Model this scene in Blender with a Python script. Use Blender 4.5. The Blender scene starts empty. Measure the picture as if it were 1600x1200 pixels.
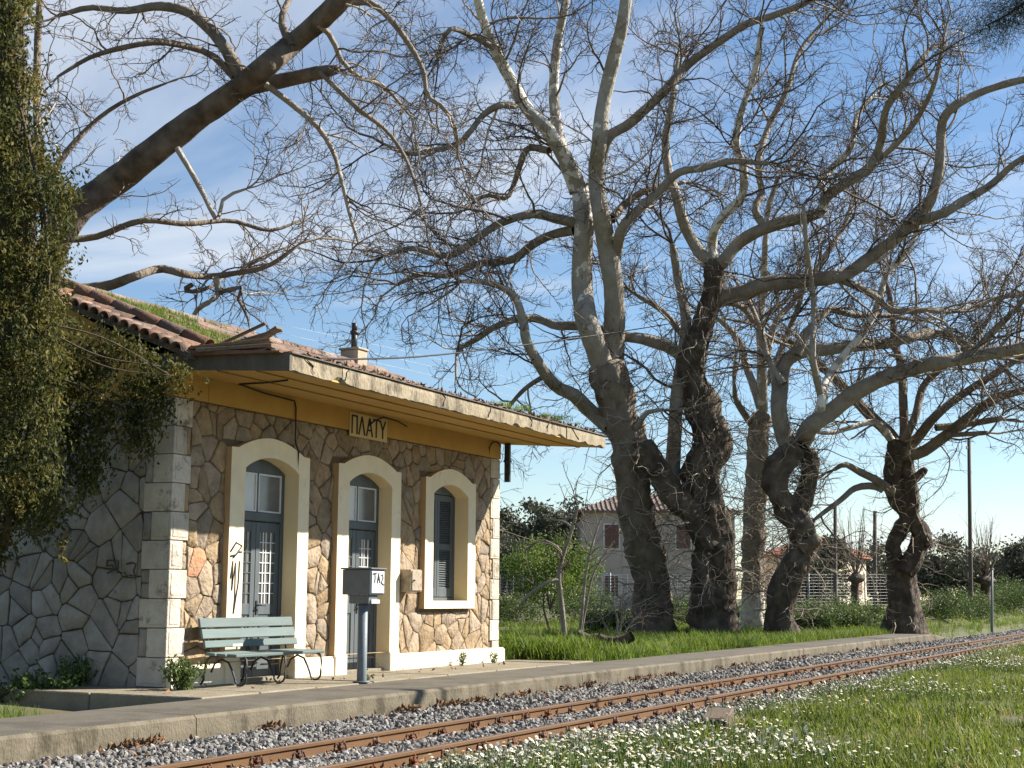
import bpy, bmesh, math, random
import numpy as np
from mathutils import Vector, Matrix, noise as mnoise

# ------------------------------------------------------------------ camera, sky, sun, exposure
SC = bpy.context.scene
COL = SC.collection
FPX = 2250.0                      # focal length in pixels of the 1600 px wide photograph (50 mm lens)
CAM = np.array([0.0, 0.0, 1.4])
RT = np.array([[0.44159904, -0.13405685, -0.88714094],
               [-0.89719288, -0.05943917, -0.43762076],
               [0.00593514, 0.98918944, -0.14652314]])
cam_d = bpy.data.cameras.new('camera'); cam_o = bpy.data.objects.new('camera', cam_d); COL.objects.link(cam_o)
cam_d.sensor_width = 36.0; cam_d.lens = FPX / 1600 * 36; cam_d.clip_end = 3000; cam_d.clip_start = 0.1
M4 = Matrix([list(RT[i]) + [CAM[i]] for i in range(3)] + [[0, 0, 0, 1]])
cam_o.matrix_world = M4
SC.camera = cam_o

SUN = Vector((0.95, -1.0, 1.03)).normalized()
W = bpy.data.worlds.new('World'); SC.world = W; W.use_nodes = True
nt = W.node_tree; nt.nodes.clear()
out = nt.nodes.new('ShaderNodeOutputWorld'); bg = nt.nodes.new('ShaderNodeBackground')
sky = nt.nodes.new('ShaderNodeTexSky'); sky.sky_type = 'NISHITA'; sky.sun_disc = False
sky.sun_elevation = math.asin(SUN.z); sky.sun_rotation = math.atan2(SUN.x, SUN.y)
sky.air_density = 1.0; sky.dust_density = 0.0; sky.ozone_density = 2.6
tc = nt.nodes.new('ShaderNodeTexCoord')
sep = nt.nodes.new('ShaderNodeSeparateXYZ'); nt.links.new(tc.outputs['Generated'], sep.inputs[0])
mx = nt.nodes.new('ShaderNodeMath'); mx.operation = 'MAXIMUM'; mx.inputs[1].default_value = 0.02
nt.links.new(sep.outputs['Z'], mx.inputs[0])
add = nt.nodes.new('ShaderNodeMath'); add.operation = 'ADD'; add.inputs[1].default_value = 0.12
nt.links.new(mx.outputs[0], add.inputs[0])
cmb = nt.nodes.new('ShaderNodeCombineXYZ')
for ax in 'XY':
    dv = nt.nodes.new('ShaderNodeMath'); dv.operation = 'DIVIDE'
    nt.links.new(sep.outputs[ax], dv.inputs[0]); nt.links.new(add.outputs[0], dv.inputs[1])
    nt.links.new(dv.outputs[0], cmb.inputs[ax])
cmap = nt.nodes.new('ShaderNodeMapping'); cmap.inputs['Location'].default_value = (1.46, 2.62, 0.74)
cmap.inputs['Scale'].default_value = (0.8, 0.55, 1.0)
nt.links.new(cmb.outputs[0], cmap.inputs[0])
cn = nt.nodes.new('ShaderNodeTexNoise'); cn.inputs['Scale'].default_value = 1.0
cn.inputs['Detail'].default_value = 9; cn.inputs['Roughness'].default_value = 0.55; cn.inputs['Distortion'].default_value = 0.5
nt.links.new(cmap.outputs[0], cn.inputs['Vector'])
cr = nt.nodes.new('ShaderNodeValToRGB'); cr.color_ramp.elements[0].position = 0.53; cr.color_ramp.elements[1].position = 0.73
nt.links.new(cn.outputs['Fac'], cr.inputs[0])
cm = nt.nodes.new('ShaderNodeMixRGB'); cm.inputs[2].default_value = (6.4, 6.6, 6.9, 1)
hsv = nt.nodes.new('ShaderNodeHueSaturation'); hsv.inputs['Saturation'].default_value = 1.04; nt.links.new(sky.outputs[0], hsv.inputs['Color'])
nt.links.new(cr.outputs[0], cm.inputs[0]); nt.links.new(hsv.outputs[0], cm.inputs[1])
nt.links.new(cm.outputs[0], bg.inputs[0]); bg.inputs[1].default_value = 0.056
nt.links.new(bg.outputs[0], out.inputs[0])
sun_d = bpy.data.lights.new('sun', 'SUN'); sun_d.energy = 5.0; sun_d.angle = math.radians(0.53); sun_d.color = (1.0, 0.93, 0.82)
sun_o = bpy.data.objects.new('sun', sun_d); COL.objects.link(sun_o)
sun_o.rotation_euler = SUN.to_track_quat('Z', 'Y').to_euler(); sun_o.location = (30, -30, 40)
vs = SC.view_settings; vs.view_transform = 'Standard'; vs.look = 'None'; vs.gamma = 1; vs.use_curve_mapping = False
vs.exposure = 1.4

# ------------------------------------------------------------------ helpers
rng = np.random.default_rng(7); random.seed(7)
U = random.uniform
WM = {}
def ray(u, v): return RT @ np.array([(u - 800) / FPX, -(v - 600) / FPX, -1.0])
def at(u, v, d):                         # the point on the sight line of a traced pixel at its own distance d
    return CAM + ray(u, v) * d
def onz(u, v, z): r = ray(u, v); return CAM + r * ((z - CAM[2]) / r[2])
def proj(P):
    c = (np.asarray(P, float) - CAM) @ RT
    d = -c[..., 2]; d = np.where(np.abs(d) < 1e-6, 1e-6, d)
    return 800 + FPX * c[..., 0] / d, 600 - FPX * c[..., 1] / d, d

def setparent(o, p):
    if p is not None:
        o.parent = p
        o.matrix_parent_inverse = WM.get(p.name, Matrix()).inverted()
def tag(o, label=None, cat=None, group=None, kind=None):
    if label: o['label'] = label
    if cat: o['category'] = cat
    if group: o['group'] = group
    if kind: o['kind'] = kind
    return o
def empty(name, loc, label, cat, group=None):
    o = bpy.data.objects.new(name, None); COL.objects.link(o); o.empty_display_size = 0.2
    o.location = loc; WM[o.name] = Matrix.Translation(Vector(loc))
    return tag(o, label, cat, group)
def obj_of(name, me, parent=None):
    o = bpy.data.objects.new(name, me); COL.objects.link(o); setparent(o, parent); return o
def np_mesh(name, V, F, mat, attrs=None, smooth=True):
    me = bpy.data.meshes.new(name)
    V = np.ascontiguousarray(V, np.float32); F = np.ascontiguousarray(F, np.int32)
    n, k = F.shape
    me.vertices.add(len(V)); me.vertices.foreach_set('co', V.ravel())
    me.loops.add(n * k); me.loops.foreach_set('vertex_index', F.ravel())
    me.polygons.add(n); me.polygons.foreach_set('loop_start', np.arange(0, n * k, k, dtype=np.int32))
    try: me.polygons.foreach_set('loop_total', np.full(n, k, np.int32))
    except Exception: pass
    me.polygons.foreach_set('use_smooth', np.full(n, smooth, bool))
    for an, av in (attrs or {}).items():
        a = me.attributes.new(an, 'FLOAT', 'POINT'); a.data.foreach_set('value', np.ascontiguousarray(av, np.float32))
    me.update(calc_edges=True); me.materials.append(mat)
    return me

class MB:
    def __init__(s): s.v = []; s.f = []; s.sm = []
    def add(s, vs_, fs, smooth=False):
        b = len(s.v); s.v += [tuple(p) for p in vs_]; s.f += [tuple(b + i for i in f) for f in fs]; s.sm += [smooth] * len(fs); return s
    def box(s, lo, hi, bev=0.0, rot=None, piv=None):
        lo = list(lo); hi = list(hi)
        if bev <= 0:
            x0, y0, z0 = lo; x1, y1, z1 = hi
            P = [(x0,y0,z0),(x1,y0,z0),(x1,y1,z0),(x0,y1,z0),(x0,y0,z1),(x1,y0,z1),(x1,y1,z1),(x0,y1,z1)]
            Fs = [(0,3,2,1),(4,5,6,7),(0,1,5,4),(1,2,6,5),(2,3,7,6),(3,0,4,7)]
        else:
            b = min(bev, 0.45 * min(hi[i] - lo[i] for i in range(3)))
            P = []; idx = {}
            for i in (0, 1):
                for j in (0, 1):
                    for k in (0, 1):
                        for a in range(3):
                            p = [(lo, hi)[(i, j, k)[q]][q] for q in range(3)]
                            for q in range(3):
                                if q != a: p[q] += b * (1 if (i, j, k)[q] == 0 else -1)
                            idx[(i, j, k, a)] = len(P); P.append(tuple(p))
            Fs = []
            cyc = [(0,0),(1,0),(1,1),(0,1)]
            for a in range(3):
                for sd in (0, 1):
                    q = []
                    for (m, n) in cyc:
                        t = [0,0,0]; t[a] = sd; t[(a+1)%3] = m; t[(a+2)%3] = n; q.append(idx[tuple(t) + (a,)])
                    Fs.append(tuple(q if sd else q[::-1]))
            for a in range(3):          # edges along axis a
                b1, b2 = (a+1)%3, (a+2)%3
                for m in (0,1):
                    for n in (0,1):
                        t0=[0,0,0]; t0[a]=0; t0[b1]=m; t0[b2]=n; t1=list(t0); t1[a]=1
                        q=[idx[tuple(t0)+(b1,)],idx[tuple(t1)+(b1,)],idx[tuple(t1)+(b2,)],idx[tuple(t0)+(b2,)]]
                        Fs.append(tuple(q[::-1] if (m==n) else q))
            for i in (0,1):
                for j in (0,1):
                    for k in (0,1):
                        q=[idx[(i,j,k,0)],idx[(i,j,k,1)],idx[(i,j,k,2)]]
                        Fs.append(tuple(q if (i+j+k)%2==1 else q[::-1]))
        if rot is not None:
            pv = Vector(piv if piv is not None else [(lo[i]+hi[i])/2 for i in range(3)])
            P = [tuple(pv + rot @ (Vector(p) - pv)) for p in P]
        return s.add(P, Fs)
    def tube(s, pts, rad, n=8, cap=True, smooth=True):
        pts = np.array(pts, float); K = len(pts)
        rad = np.full(K, rad) if np.isscalar(rad) else np.array(rad, float)
        V, Fq = tube_arrays(pts[None], rad[None], n)
        b = len(s.v)
        s.add(V, Fq.tolist(), smooth)
        if cap:
            s.f += [tuple(b + i for i in range(n))[::-1], tuple(b + (K-1)*n + i for i in range(n))]; s.sm += [False, False]
        return s
    def bar(s, p, q, r, n=6): return s.tube([p, q], r, n)
    def prism(s, poly, fn, w0, w1):      # poly: ccw list of (u, v); fn(u, v, w) -> xyz
        n = len(poly)
        P = [fn(u, v, w0) for u, v in poly] + [fn(u, v, w1) for u, v in poly]
        Fs = [tuple(range(n))[::-1], tuple(range(n, 2*n))] + [(i, (i+1) % n, n + (i+1) % n, n + i) for i in range(n)]
        return s.add(P, Fs)
    def mesh(s, name, mat):
        me = bpy.data.meshes.new(name); me.from_pydata(s.v, [], s.f); me.polygons.foreach_set('use_smooth', s.sm)
        me.update(); me.materials.append(mat); return me
    def build(s, name, mat, parent=None): return obj_of(name, s.mesh(name, mat), parent)

def tube_arrays(P, R, n):                # P (N,K,3), R (N,K) -> verts, quads
    N, K, _ = P.shape
    T = np.gradient(P, axis=1); T /= np.linalg.norm(T, axis=2, keepdims=True) + 1e-9
    mean = (P[:, -1] - P[:, 0]); mean /= np.linalg.norm(mean, axis=1, keepdims=True) + 1e-9
    ref = np.where((np.abs(mean[:, 2]) < 0.8)[:, None], np.array([[0, 0, 1.0]]), np.array([[1.0, 0, 0]]))[:, None, :]
    A = np.cross(T, np.broadcast_to(ref, T.shape)); A /= np.linalg.norm(A, axis=2, keepdims=True) + 1e-9
    B = np.cross(T, A)
    an = np.arange(n) * 2 * np.pi / n
    V = P[:, :, None, :] + (A[:, :, None, :] * np.cos(an)[None, None, :, None] + B[:, :, None, :] * np.sin(an)[None, None, :, None]) * R[:, :, None, None]
    V = V.reshape(-1, 3)
    base = (np.arange(N) * K * n)[:, None, None] + (np.arange(K - 1) * n)[None, :, None]
    i = np.arange(n)[None, None, :]; j = (np.arange(n) + 1) % n; j = j[None, None, :]
    F = np.stack([base + i, base + j, base + n + j, base + n + i], axis=-1).reshape(-1, 4)
    return V, F

def mat(name, c1, c2=None, scale=4.0, rough=0.85, bump=0.25, bscale=30.0, rand=0.0, detail=6, c3=None, s3=0.6, t3=0.55, metal=0.0, spec=0.3, stretch=None):
    m = bpy.data.materials.new(name); m.use_nodes = True; n = m.node_tree; b = n.nodes['Principled BSDF']
    b.inputs['Roughness'].default_value = rough; b.inputs['Metallic'].default_value = metal
    b.inputs['Specular IOR Level'].default_value = spec
    geo = n.nodes.new('ShaderNodeNewGeometry'); vec = geo.outputs['Position']
    if stretch:
        mp = n.nodes.new('ShaderNodeMapping'); mp.inputs['Scale'].default_value = stretch; n.links.new(vec, mp.inputs[0]); vec = mp.outputs[0]
    c2 = c2 or tuple(x * 0.7 for x in c1)
    no = n.nodes.new('ShaderNodeTexNoise'); no.inputs['Scale'].default_value = scale; no.inputs['Detail'].default_value = detail; no.inputs['Roughness'].default_value = 0.65
    n.links.new(vec, no.inputs['Vector'])
    rp = n.nodes.new('ShaderNodeValToRGB'); rp.color_ramp.elements[0].position = 0.32; rp.color_ramp.elements[1].position = 0.68
    n.links.new(no.outputs['Fac'], rp.inputs[0])
    rp.color_ramp.elements[0].color = (*c1, 1); rp.color_ramp.elements[1].color = (*c2, 1)
    colr = rp.outputs[0]
    if c3:
        n3 = n.nodes.new('ShaderNodeTexNoise'); n3.inputs['Scale'].default_value = s3; n3.inputs['Detail'].default_value = 8; n3.inputs['Roughness'].default_value = 0.7
        n.links.new(vec, n3.inputs['Vector'])
        r3 = n.nodes.new('ShaderNodeValToRGB'); r3.color_ramp.elements[0].position = t3; r3.color_ramp.elements[1].position = t3 + 0.12
        n.links.new(n3.outputs['Fac'], r3.inputs[0])
        mm = n.nodes.new('ShaderNodeMixRGB'); mm.inputs[2].default_value = (*c3, 1)
        n.links.new(r3.outputs[0], mm.inputs[0]); n.links.new(colr, mm.inputs[1]); colr = mm.outputs[0]
    if rand:
        oi = n.nodes.new('ShaderNodeObjectInfo'); hs = n.nodes.new('ShaderNodeHueSaturation')
        mr = n.nodes.new('ShaderNodeMapRange'); mr.inputs[3].default_value = 1 - rand; mr.inputs[4].default_value = 1 + rand
        n.links.new(oi.outputs['Random'], mr.inputs[0]); n.links.new(mr.outputs[0], hs.inputs['Value'])
        mh = n.nodes.new('ShaderNodeMath'); mh.operation = 'MULTIPLY_ADD'; mh.inputs[1].default_value = 7.31; mh.inputs[2].default_value = 0.0
        fr = n.nodes.new('ShaderNodeMath'); fr.operation = 'FRACT'; n.links.new(oi.outputs['Random'], mh.inputs[0]); n.links.new(mh.outputs[0], fr.inputs[0])
        ms = n.nodes.new('ShaderNodeMapRange'); ms.inputs[3].default_value = 1 - rand * 1.2; ms.inputs[4].default_value = 1 + rand * 0.8
        n.links.new(fr.outputs[0], ms.inputs[0]); n.links.new(ms.outputs[0], hs.inputs['Saturation'])
        n.links.new(colr, hs.inputs['Color']); colr = hs.outputs[0]
    n.links.new(colr, b.inputs['Base Color'])
    if bump:
        bn = n.nodes.new('ShaderNodeTexNoise'); bn.inputs['Scale'].default_value = bscale; bn.inputs['Detail'].default_value = 8; n.links.new(vec, bn.inputs['Vector'])
        bp = n.nodes.new('ShaderNodeBump'); bp.inputs['Strength'].default_value = bump; bp.inputs['Distance'].default_value = 0.03
        n.links.new(bn.outputs['Fac'], bp.inputs['Height']); n.links.new(bp.outputs[0], b.inputs['Normal'])
    return m

def attr_mat(name, cols, attr, rough=0.8, transl=0.0, bump=0.0, bscale=20, mottled=None, rand=0.0, spec=0.3, stretch=None):
    m = bpy.data.materials.new(name); m.use_nodes = True; n = m.node_tree; b = n.nodes['Principled BSDF']
    b.inputs['Roughness'].default_value = rough; b.inputs['Specular IOR Level'].default_value = spec
    geo = n.nodes.new('ShaderNodeNewGeometry')
    if attr == 'RANDOM':
        a = n.nodes.new('ShaderNodeObjectInfo'); fac = a.outputs['Random']
    else:
        a = n.nodes.new('ShaderNodeAttribute'); a.attribute_name = attr; fac = a.outputs['Fac']
    if mottled:
        no = n.nodes.new('ShaderNodeTexNoise'); no.inputs['Scale'].default_value = mottled[0]; no.inputs['Detail'].default_value = 5
        n.links.new(geo.outputs['Position'], no.inputs['Vector'])
        mm = n.nodes.new('ShaderNodeMath'); mm.operation = 'SUBTRACT'; mm.inputs[1].default_value = 0.5; n.links.new(no.outputs['Fac'], mm.inputs[0])
        ma = n.nodes.new('ShaderNodeMath'); ma.operation = 'MULTIPLY_ADD'; ma.inputs[1].default_value = mottled[1]
        n.links.new(mm.outputs[0], ma.inputs[0]); n.links.new(fac, ma.inputs[2]); fac = ma.outputs[0]
    rp = n.nodes.new('ShaderNodeValToRGB'); el = rp.color_ramp.elements
    for i, c in enumerate(cols):
        e = el[i] if i < 2 else el.new(0.5)
        e.position = i / (len(cols) - 1); e.color = (*c, 1)
    els = list(el)
    for i, c in enumerate(cols): rp.color_ramp.elements[i].color = (*c, 1)
    n.links.new(fac, rp.inputs[0]); n.links.new(rp.outputs[0], b.inputs['Base Color'])
    if bump:
        bn = n.nodes.new('ShaderNodeTexNoise'); bn.inputs['Scale'].default_value = bscale; bn.inputs['Detail'].default_value = 8
        bmp = n.nodes.new('ShaderNodeMapping'); bmp.inputs['Scale'].default_value = stretch or (1, 1, 1); n.links.new(geo.outputs['Position'], bmp.inputs[0]); n.links.new(bmp.outputs[0], bn.inputs['Vector'])
        bp = n.nodes.new('ShaderNodeBump'); bp.inputs['Strength'].default_value = bump; bp.inputs['Distance'].default_value = 0.06
        n.links.new(bn.outputs['Fac'], bp.inputs['Height']); n.links.new(bp.outputs[0], b.inputs['Normal'])
    if transl:
        tr = n.nodes.new('ShaderNodeBsdfTranslucent'); mxs = n.nodes.new('ShaderNodeMixShader'); mxs.inputs[0].default_value = transl
        n.links.new(rp.outputs[0], tr.inputs[0]); n.links.new(b.outputs[0], mxs.inputs[1]); n.links.new(tr.outputs[0], mxs.inputs[2])
        n.links.new(mxs.outputs[0], n.nodes['Material Output'].inputs[0])
    return m

def scatter(name, base_me, P, ROT, SCL, IDX, sources, label, cat, parent=None):
    """one 'stuff' object: a base surface (or none) plus instances of small source meshes"""
    me = bpy.data.meshes.new(name + '_points'); n = len(P)
    me.vertices.add(n); me.vertices.foreach_set('co', np.ascontiguousarray(P, np.float32).ravel())
    a = me.attributes.new('rot', 'FLOAT_VECTOR', 'POINT'); a.data.foreach_set('vector', np.ascontiguousarray(ROT, np.float32).ravel())
    a = me.attributes.new('scl', 'FLOAT_VECTOR', 'POINT'); a.data.foreach_set('vector', np.ascontiguousarray(SCL, np.float32).ravel())
    a = me.attributes.new('idx', 'INT', 'POINT'); a.data.foreach_set('value', np.ascontiguousarray(IDX, np.int32))
    me.update()
    o = obj_of(name, me, parent); tag(o, label, cat, kind='stuff')
    g = bpy.data.node_groups.new(name + '_scatter', 'GeometryNodeTree')
    g.interface.new_socket('Geometry', in_out='INPUT', socket_type='NodeSocketGeometry')
    g.interface.new_socket('Geometry', in_out='OUTPUT', socket_type='NodeSocketGeometry')
    gi = g.nodes.new('NodeGroupInput'); go = g.nodes.new('NodeGroupOutput')
    jn = g.nodes.new('GeometryNodeJoinGeometry'); ip = g.nodes.new('GeometryNodeInstanceOnPoints')
    for src in reversed(sources):
        oi = g.nodes.new('GeometryNodeObjectInfo'); oi.inputs['Object'].default_value = src; oi.inputs['As Instance'].default_value = True
        g.links.new(oi.outputs['Geometry'], jn.inputs[0])
    def na(nm, ty):
        q = g.nodes.new('GeometryNodeInputNamedAttribute'); q.data_type = ty; q.inputs['Name'].default_value = nm; return q.outputs['Attribute']
    g.links.new(gi.outputs[0], ip.inputs['Points']); g.links.new(jn.outputs[0], ip.inputs['Instance'])
    ip.inputs['Pick Instance'].default_value = True
    g.links.new(na('idx', 'INT'), ip.inputs['Instance Index'])
    er = g.nodes.new('FunctionNodeEulerToRotation'); g.links.new(na('rot', 'FLOAT_VECTOR'), er.inputs[0]); g.links.new(er.outputs[0], ip.inputs['Rotation'])
    g.links.new(na('scl', 'FLOAT_VECTOR'), ip.inputs['Scale'])
    g.links.new(ip.outputs[0], go.inputs[0])
    md = o.modifiers.new('scatter', 'NODES'); md.node_group = g
    return o
def source(name, me): return bpy.data.objects.new(name, me)      # never linked: only the shape of the scattered bits

# ------------------------------------------------------------------ materials
M = {}
M['ground'] = mat('ground_soil_grass', (0.055, 0.075, 0.022), (0.10, 0.085, 0.04), scale=1.3, bump=0.6, bscale=9, c3=(0.11, 0.09, 0.05), s3=0.35, t3=0.56)
M['concrete'] = mat('platform_concrete', (0.15, 0.128, 0.09), (0.10, 0.085, 0.058), scale=2.2, bump=0.5, bscale=28, c3=(0.055, 0.045, 0.027), s3=1.6, t3=0.50, stretch=(1.6, 1, 0.8))
M['concrete_top'] = mat('platform_top', (0.115, 0.102, 0.08), (0.09, 0.08, 0.063), scale=1.5, bump=0.25, bscale=60, c3=(0.070, 0.061, 0.048), s3=1.2, t3=0.50)
M['slab'] = mat('slab_concrete', (0.235, 0.205, 0.15), (0.165, 0.14, 0.10), scale=3, bump=0.5, bscale=25, c3=(0.13, 0.11, 0.07), s3=1.4, t3=0.56)
M['ballast_bed'] = mat('ballast_bed', (0.075, 0.068, 0.06), (0.14, 0.13, 0.118), scale=22, bump=1.0, bscale=26)
M['stone_b'] = mat('ballast_stone', (0.235, 0.22, 0.20), (0.13, 0.122, 0.112), scale=12, bump=0.25, rand=0.6)
M['rust'] = mat('rail_rust', (0.135, 0.068, 0.024), (0.095, 0.046, 0.018), scale=5, rough=0.7, bump=0.12, bscale=60, stretch=(0.35, 1, 1), c3=(0.13, 0.05, 0.02), s3=1.5, t3=0.62)
M['railtop'] = mat('rail_head', (0.12, 0.078, 0.052), (0.095, 0.055, 0.034), scale=4, rough=0.5, bump=0.06, bscale=50, stretch=(0.3, 1, 1))
M['clip'] = mat('rusty_clip', (0.075, 0.035, 0.02), (0.13, 0.05, 0.025), scale=30, rough=0.8, bump=0.3, rand=0.3)
M['sleeper'] = mat('sleeper_steel', (0.16, 0.10, 0.07), (0.12, 0.09, 0.075), scale=8, rand=0.2)
M['mortar'] = mat('dark_mortar', (0.055, 0.044, 0.034), (0.09, 0.072, 0.052), scale=9, bump=0.6, bscale=40)
M['mortar_f'] = mat('brown_mortar', (0.15, 0.112, 0.074), (0.10, 0.075, 0.05), scale=9, bump=0.6, bscale=40)
M['stone_f'] = mat('warm_stone', (0.345, 0.258, 0.165), (0.20, 0.145, 0.092), scale=7, bump=1.0, bscale=17, rand=0.19, detail=9, c3=(0.15, 0.10, 0.06), s3=11, t3=0.58)
M['stone_r'] = mat('red_sprayed_stone', (0.44, 0.17, 0.09), (0.36, 0.24, 0.14), scale=9, bump=1.0, bscale=17)
M['stone_s'] = mat('grey_stone', (0.33, 0.30, 0.255), (0.21, 0.19, 0.158), scale=5, bump=0.5, bscale=24, rand=0.2, c3=(0.11, 0.10, 0.085), s3=4, t3=0.62)
M['quoin'] = mat('quoin_stone', (0.53, 0.475, 0.395), (0.40, 0.345, 0.265), scale=4, bump=0.6, bscale=26, rand=0.14, c3=(0.19, 0.155, 0.115), s3=3.4, t3=0.55)
M['yellow'] = mat('ochre_render', (0.47, 0.285, 0.075), (0.40, 0.235, 0.06), scale=2.2, bump=0.12, bscale=60, c3=(0.33, 0.20, 0.07), s3=1.1, t3=0.6)
M['soffit'] = mat('ochre_soffit', (0.52, 0.34, 0.11), (0.44, 0.27, 0.08), scale=1.6, bump=0.1, bscale=50, c3=(0.30, 0.19, 0.07), s3=1.3, t3=0.62, stretch=(0.5, 2, 1))
M['soffit_l'] = mat('ochre_moulding', (0.32, 0.18, 0.045), (0.26, 0.15, 0.04), scale=3, bump=0.1)
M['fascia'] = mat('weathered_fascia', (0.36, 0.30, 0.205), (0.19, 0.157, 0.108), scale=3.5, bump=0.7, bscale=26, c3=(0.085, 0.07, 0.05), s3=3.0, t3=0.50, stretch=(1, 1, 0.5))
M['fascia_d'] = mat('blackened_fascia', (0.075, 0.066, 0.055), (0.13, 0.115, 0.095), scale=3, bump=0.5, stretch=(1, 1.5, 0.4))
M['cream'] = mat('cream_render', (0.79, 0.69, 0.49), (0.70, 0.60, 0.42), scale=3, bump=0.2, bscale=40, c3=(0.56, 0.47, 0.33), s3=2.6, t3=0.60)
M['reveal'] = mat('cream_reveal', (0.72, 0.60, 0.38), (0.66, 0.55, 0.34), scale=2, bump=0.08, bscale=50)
M['frame_side'] = mat('shaded_cream_edge', (0.50, 0.34, 0.18), (0.42, 0.28, 0.14), scale=4, bump=0.1)  # outer edges of the cream surrounds, side shade put into the colour
M['plinth'] = mat('plinth_render', (0.78, 0.70, 0.54), (0.66, 0.58, 0.43), scale=2.5, bump=0.3, bscale=20, c3=(0.34, 0.30, 0.23), s3=1.9, t3=0.6)
M['door'] = mat('slate_blue_paint', (0.098, 0.116, 0.124), (0.070, 0.083, 0.09), scale=3, rough=0.55, bump=0.1, bscale=40, stretch=(2, 2, 0.4))
M['whitew'] = mat('white_paint', (0.72, 0.72, 0.69), (0.60, 0.60, 0.57), scale=8, bump=0.1)
M['pane'] = mat('dusty_glass', (0.16, 0.16, 0.155), (0.10, 0.105, 0.105), scale=3, rough=0.18, bump=0.03, spec=0.6)
M['pane_w'] = mat('whitened_glass', (0.62, 0.64, 0.64), (0.52, 0.54, 0.55), scale=3, rough=0.35, bump=0.02)
M['tile'] = mat('clay_tile', (0.235, 0.145, 0.105), (0.16, 0.105, 0.08), scale=7, bump=0.5, rand=0.35, c3=(0.10, 0.088, 0.072), s3=4, t3=0.5)
M['tile_d'] = mat('dark_clay_tile', (0.16, 0.09, 0.062), (0.11, 0.068, 0.05), scale=7, bump=0.4, rand=0.25)
M['chim'] = mat('chimney_render', (0.38, 0.33, 0.25), (0.27, 0.23, 0.175), scale=4, bump=0.4, c3=(0.16, 0.14, 0.11), s3=4, t3=0.6)
M['black'] = mat('black_paint', (0.012, 0.012, 0.012), (0.02, 0.019, 0.018), scale=10, rough=0.6, bump=0.0)
M['iron'] = mat('black_iron', (0.02, 0.022, 0.024), (0.05, 0.055, 0.06), scale=14, rough=0.5, bump=0.1)
M['bench'] = mat('green_grey_slat', (0.125, 0.168, 0.162), (0.10, 0.138, 0.135), scale=4, rough=0.6, bump=0.12, bscale=40, rand=0.08, stretch=(0.4, 2, 2), c3=(0.26, 0.28, 0.265), s3=11, t3=0.62)
M['mailbox'] = mat('grey_steel', (0.15, 0.16, 0.168), (0.12, 0.128, 0.135), scale=5, rough=0.45, bump=0.05)
M['mailpost'] = mat('blue_grey_pipe', (0.15, 0.175, 0.195), (0.115, 0.135, 0.152), scale=6, rough=0.5, bump=0.06)
M['mailfront'] = mat('pale_steel', (0.60, 0.62, 0.63), (0.53, 0.55, 0.56), scale=5, rough=0.5, bump=0.04)
M['wallbox'] = mat('rusted_box', (0.26, 0.205, 0.135), (0.36, 0.32, 0.255), scale=14, rough=0.7, bump=0.2, c3=(0.20, 0.12, 0.06), s3=9, t3=0.55)
M['board'] = mat('old_board', (0.16, 0.12, 0.085), (0.10, 0.075, 0.055), scale=6, bump=0.4, rand=0.3, stretch=(1, 4, 4))
M['plaque'] = mat('sign_plaque', (0.60, 0.47, 0.24), (0.54, 0.41, 0.20), scale=4, bump=0.05)
M['graf_red'] = mat('red_spray', (0.50, 0.16, 0.08), (0.42, 0.2, 0.1), scale=30, bump=0.3)
M['graf'] = mat('black_spray', (0.035, 0.033, 0.032), (0.09, 0.085, 0.08), scale=18, bump=0.0)
M['wood_pole'] = mat('pole_wood', (0.11, 0.085, 0.07), (0.075, 0.06, 0.05), scale=5, bump=0.3, stretch=(3, 3, 0.4))
M['galv'] = mat('galvanised', (0.40, 0.41, 0.41), (0.32, 0.33, 0.33), scale=5, rough=0.5, bump=0.05)
M['house1'] = mat('greyed_pink_render', (0.50, 0.41, 0.345), (0.42, 0.345, 0.29), scale=0.6, bump=0.1)
M['house2'] = mat('cream_house_render', (0.62, 0.54, 0.41), (0.55, 0.47, 0.35), scale=0.6, bump=0.1)
M['hroof'] = mat('house_tiles', (0.36, 0.15, 0.085), (0.26, 0.12, 0.08), scale=2.5, bump=0.3, bscale=8, rand=0.15)
M['hroof_old'] = mat('old_house_tiles', (0.20, 0.145, 0.115), (0.15, 0.115, 0.098), scale=2.5, bump=0.3, bscale=8)
M['shutter_r'] = mat('red_shutter', (0.19, 0.085, 0.068), (0.14, 0.07, 0.056), scale=4, bump=0.05)
M['bark'] = attr_mat('plane_bark', [(0.055, 0.042, 0.032), (0.17, 0.135, 0.10), (0.36, 0.332, 0.285), (0.66, 0.63, 0.565)], 'pale', rough=0.9, bump=1.0, bscale=13, mottled=(3.2, 0.85), stretch=(1, 1, .38))
M['twig'] = attr_mat('plane_twig', [(0.055, 0.043, 0.036), (0.14, 0.112, 0.09), (0.42, 0.36, 0.28)], 'pale', rough=0.9)
M['whitewash'] = mat('lime_wash', (0.52, 0.49, 0.43), (0.30, 0.27, 0.22), scale=5, bump=0.6, bscale=10)
M['ivy'] = attr_mat('ivy_leaf', [(0.026, 0.034, 0.012), (0.070, 0.078, 0.020), (0.165, 0.14, 0.036), (0.34, 0.24, 0.08)], 'tint', rough=0.65, transl=0.35, spec=0.18)
M['ivywood'] = mat('ivy_stem', (0.07, 0.055, 0.04), (0.11, 0.088, 0.065), scale=9, bump=0.4)
M['olive'] = attr_mat('olive_leaf', [(0.052, 0.058, 0.038), (0.095, 0.10, 0.066), (0.16, 0.16, 0.11)], 'tint', rough=0.7, transl=0.15)
M['greenleaf'] = attr_mat('spring_leaf', [(0.05, 0.085, 0.016), (0.11, 0.17, 0.026), (0.20, 0.26, 0.045)], 'tint', rough=0.6, transl=0.35)
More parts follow.
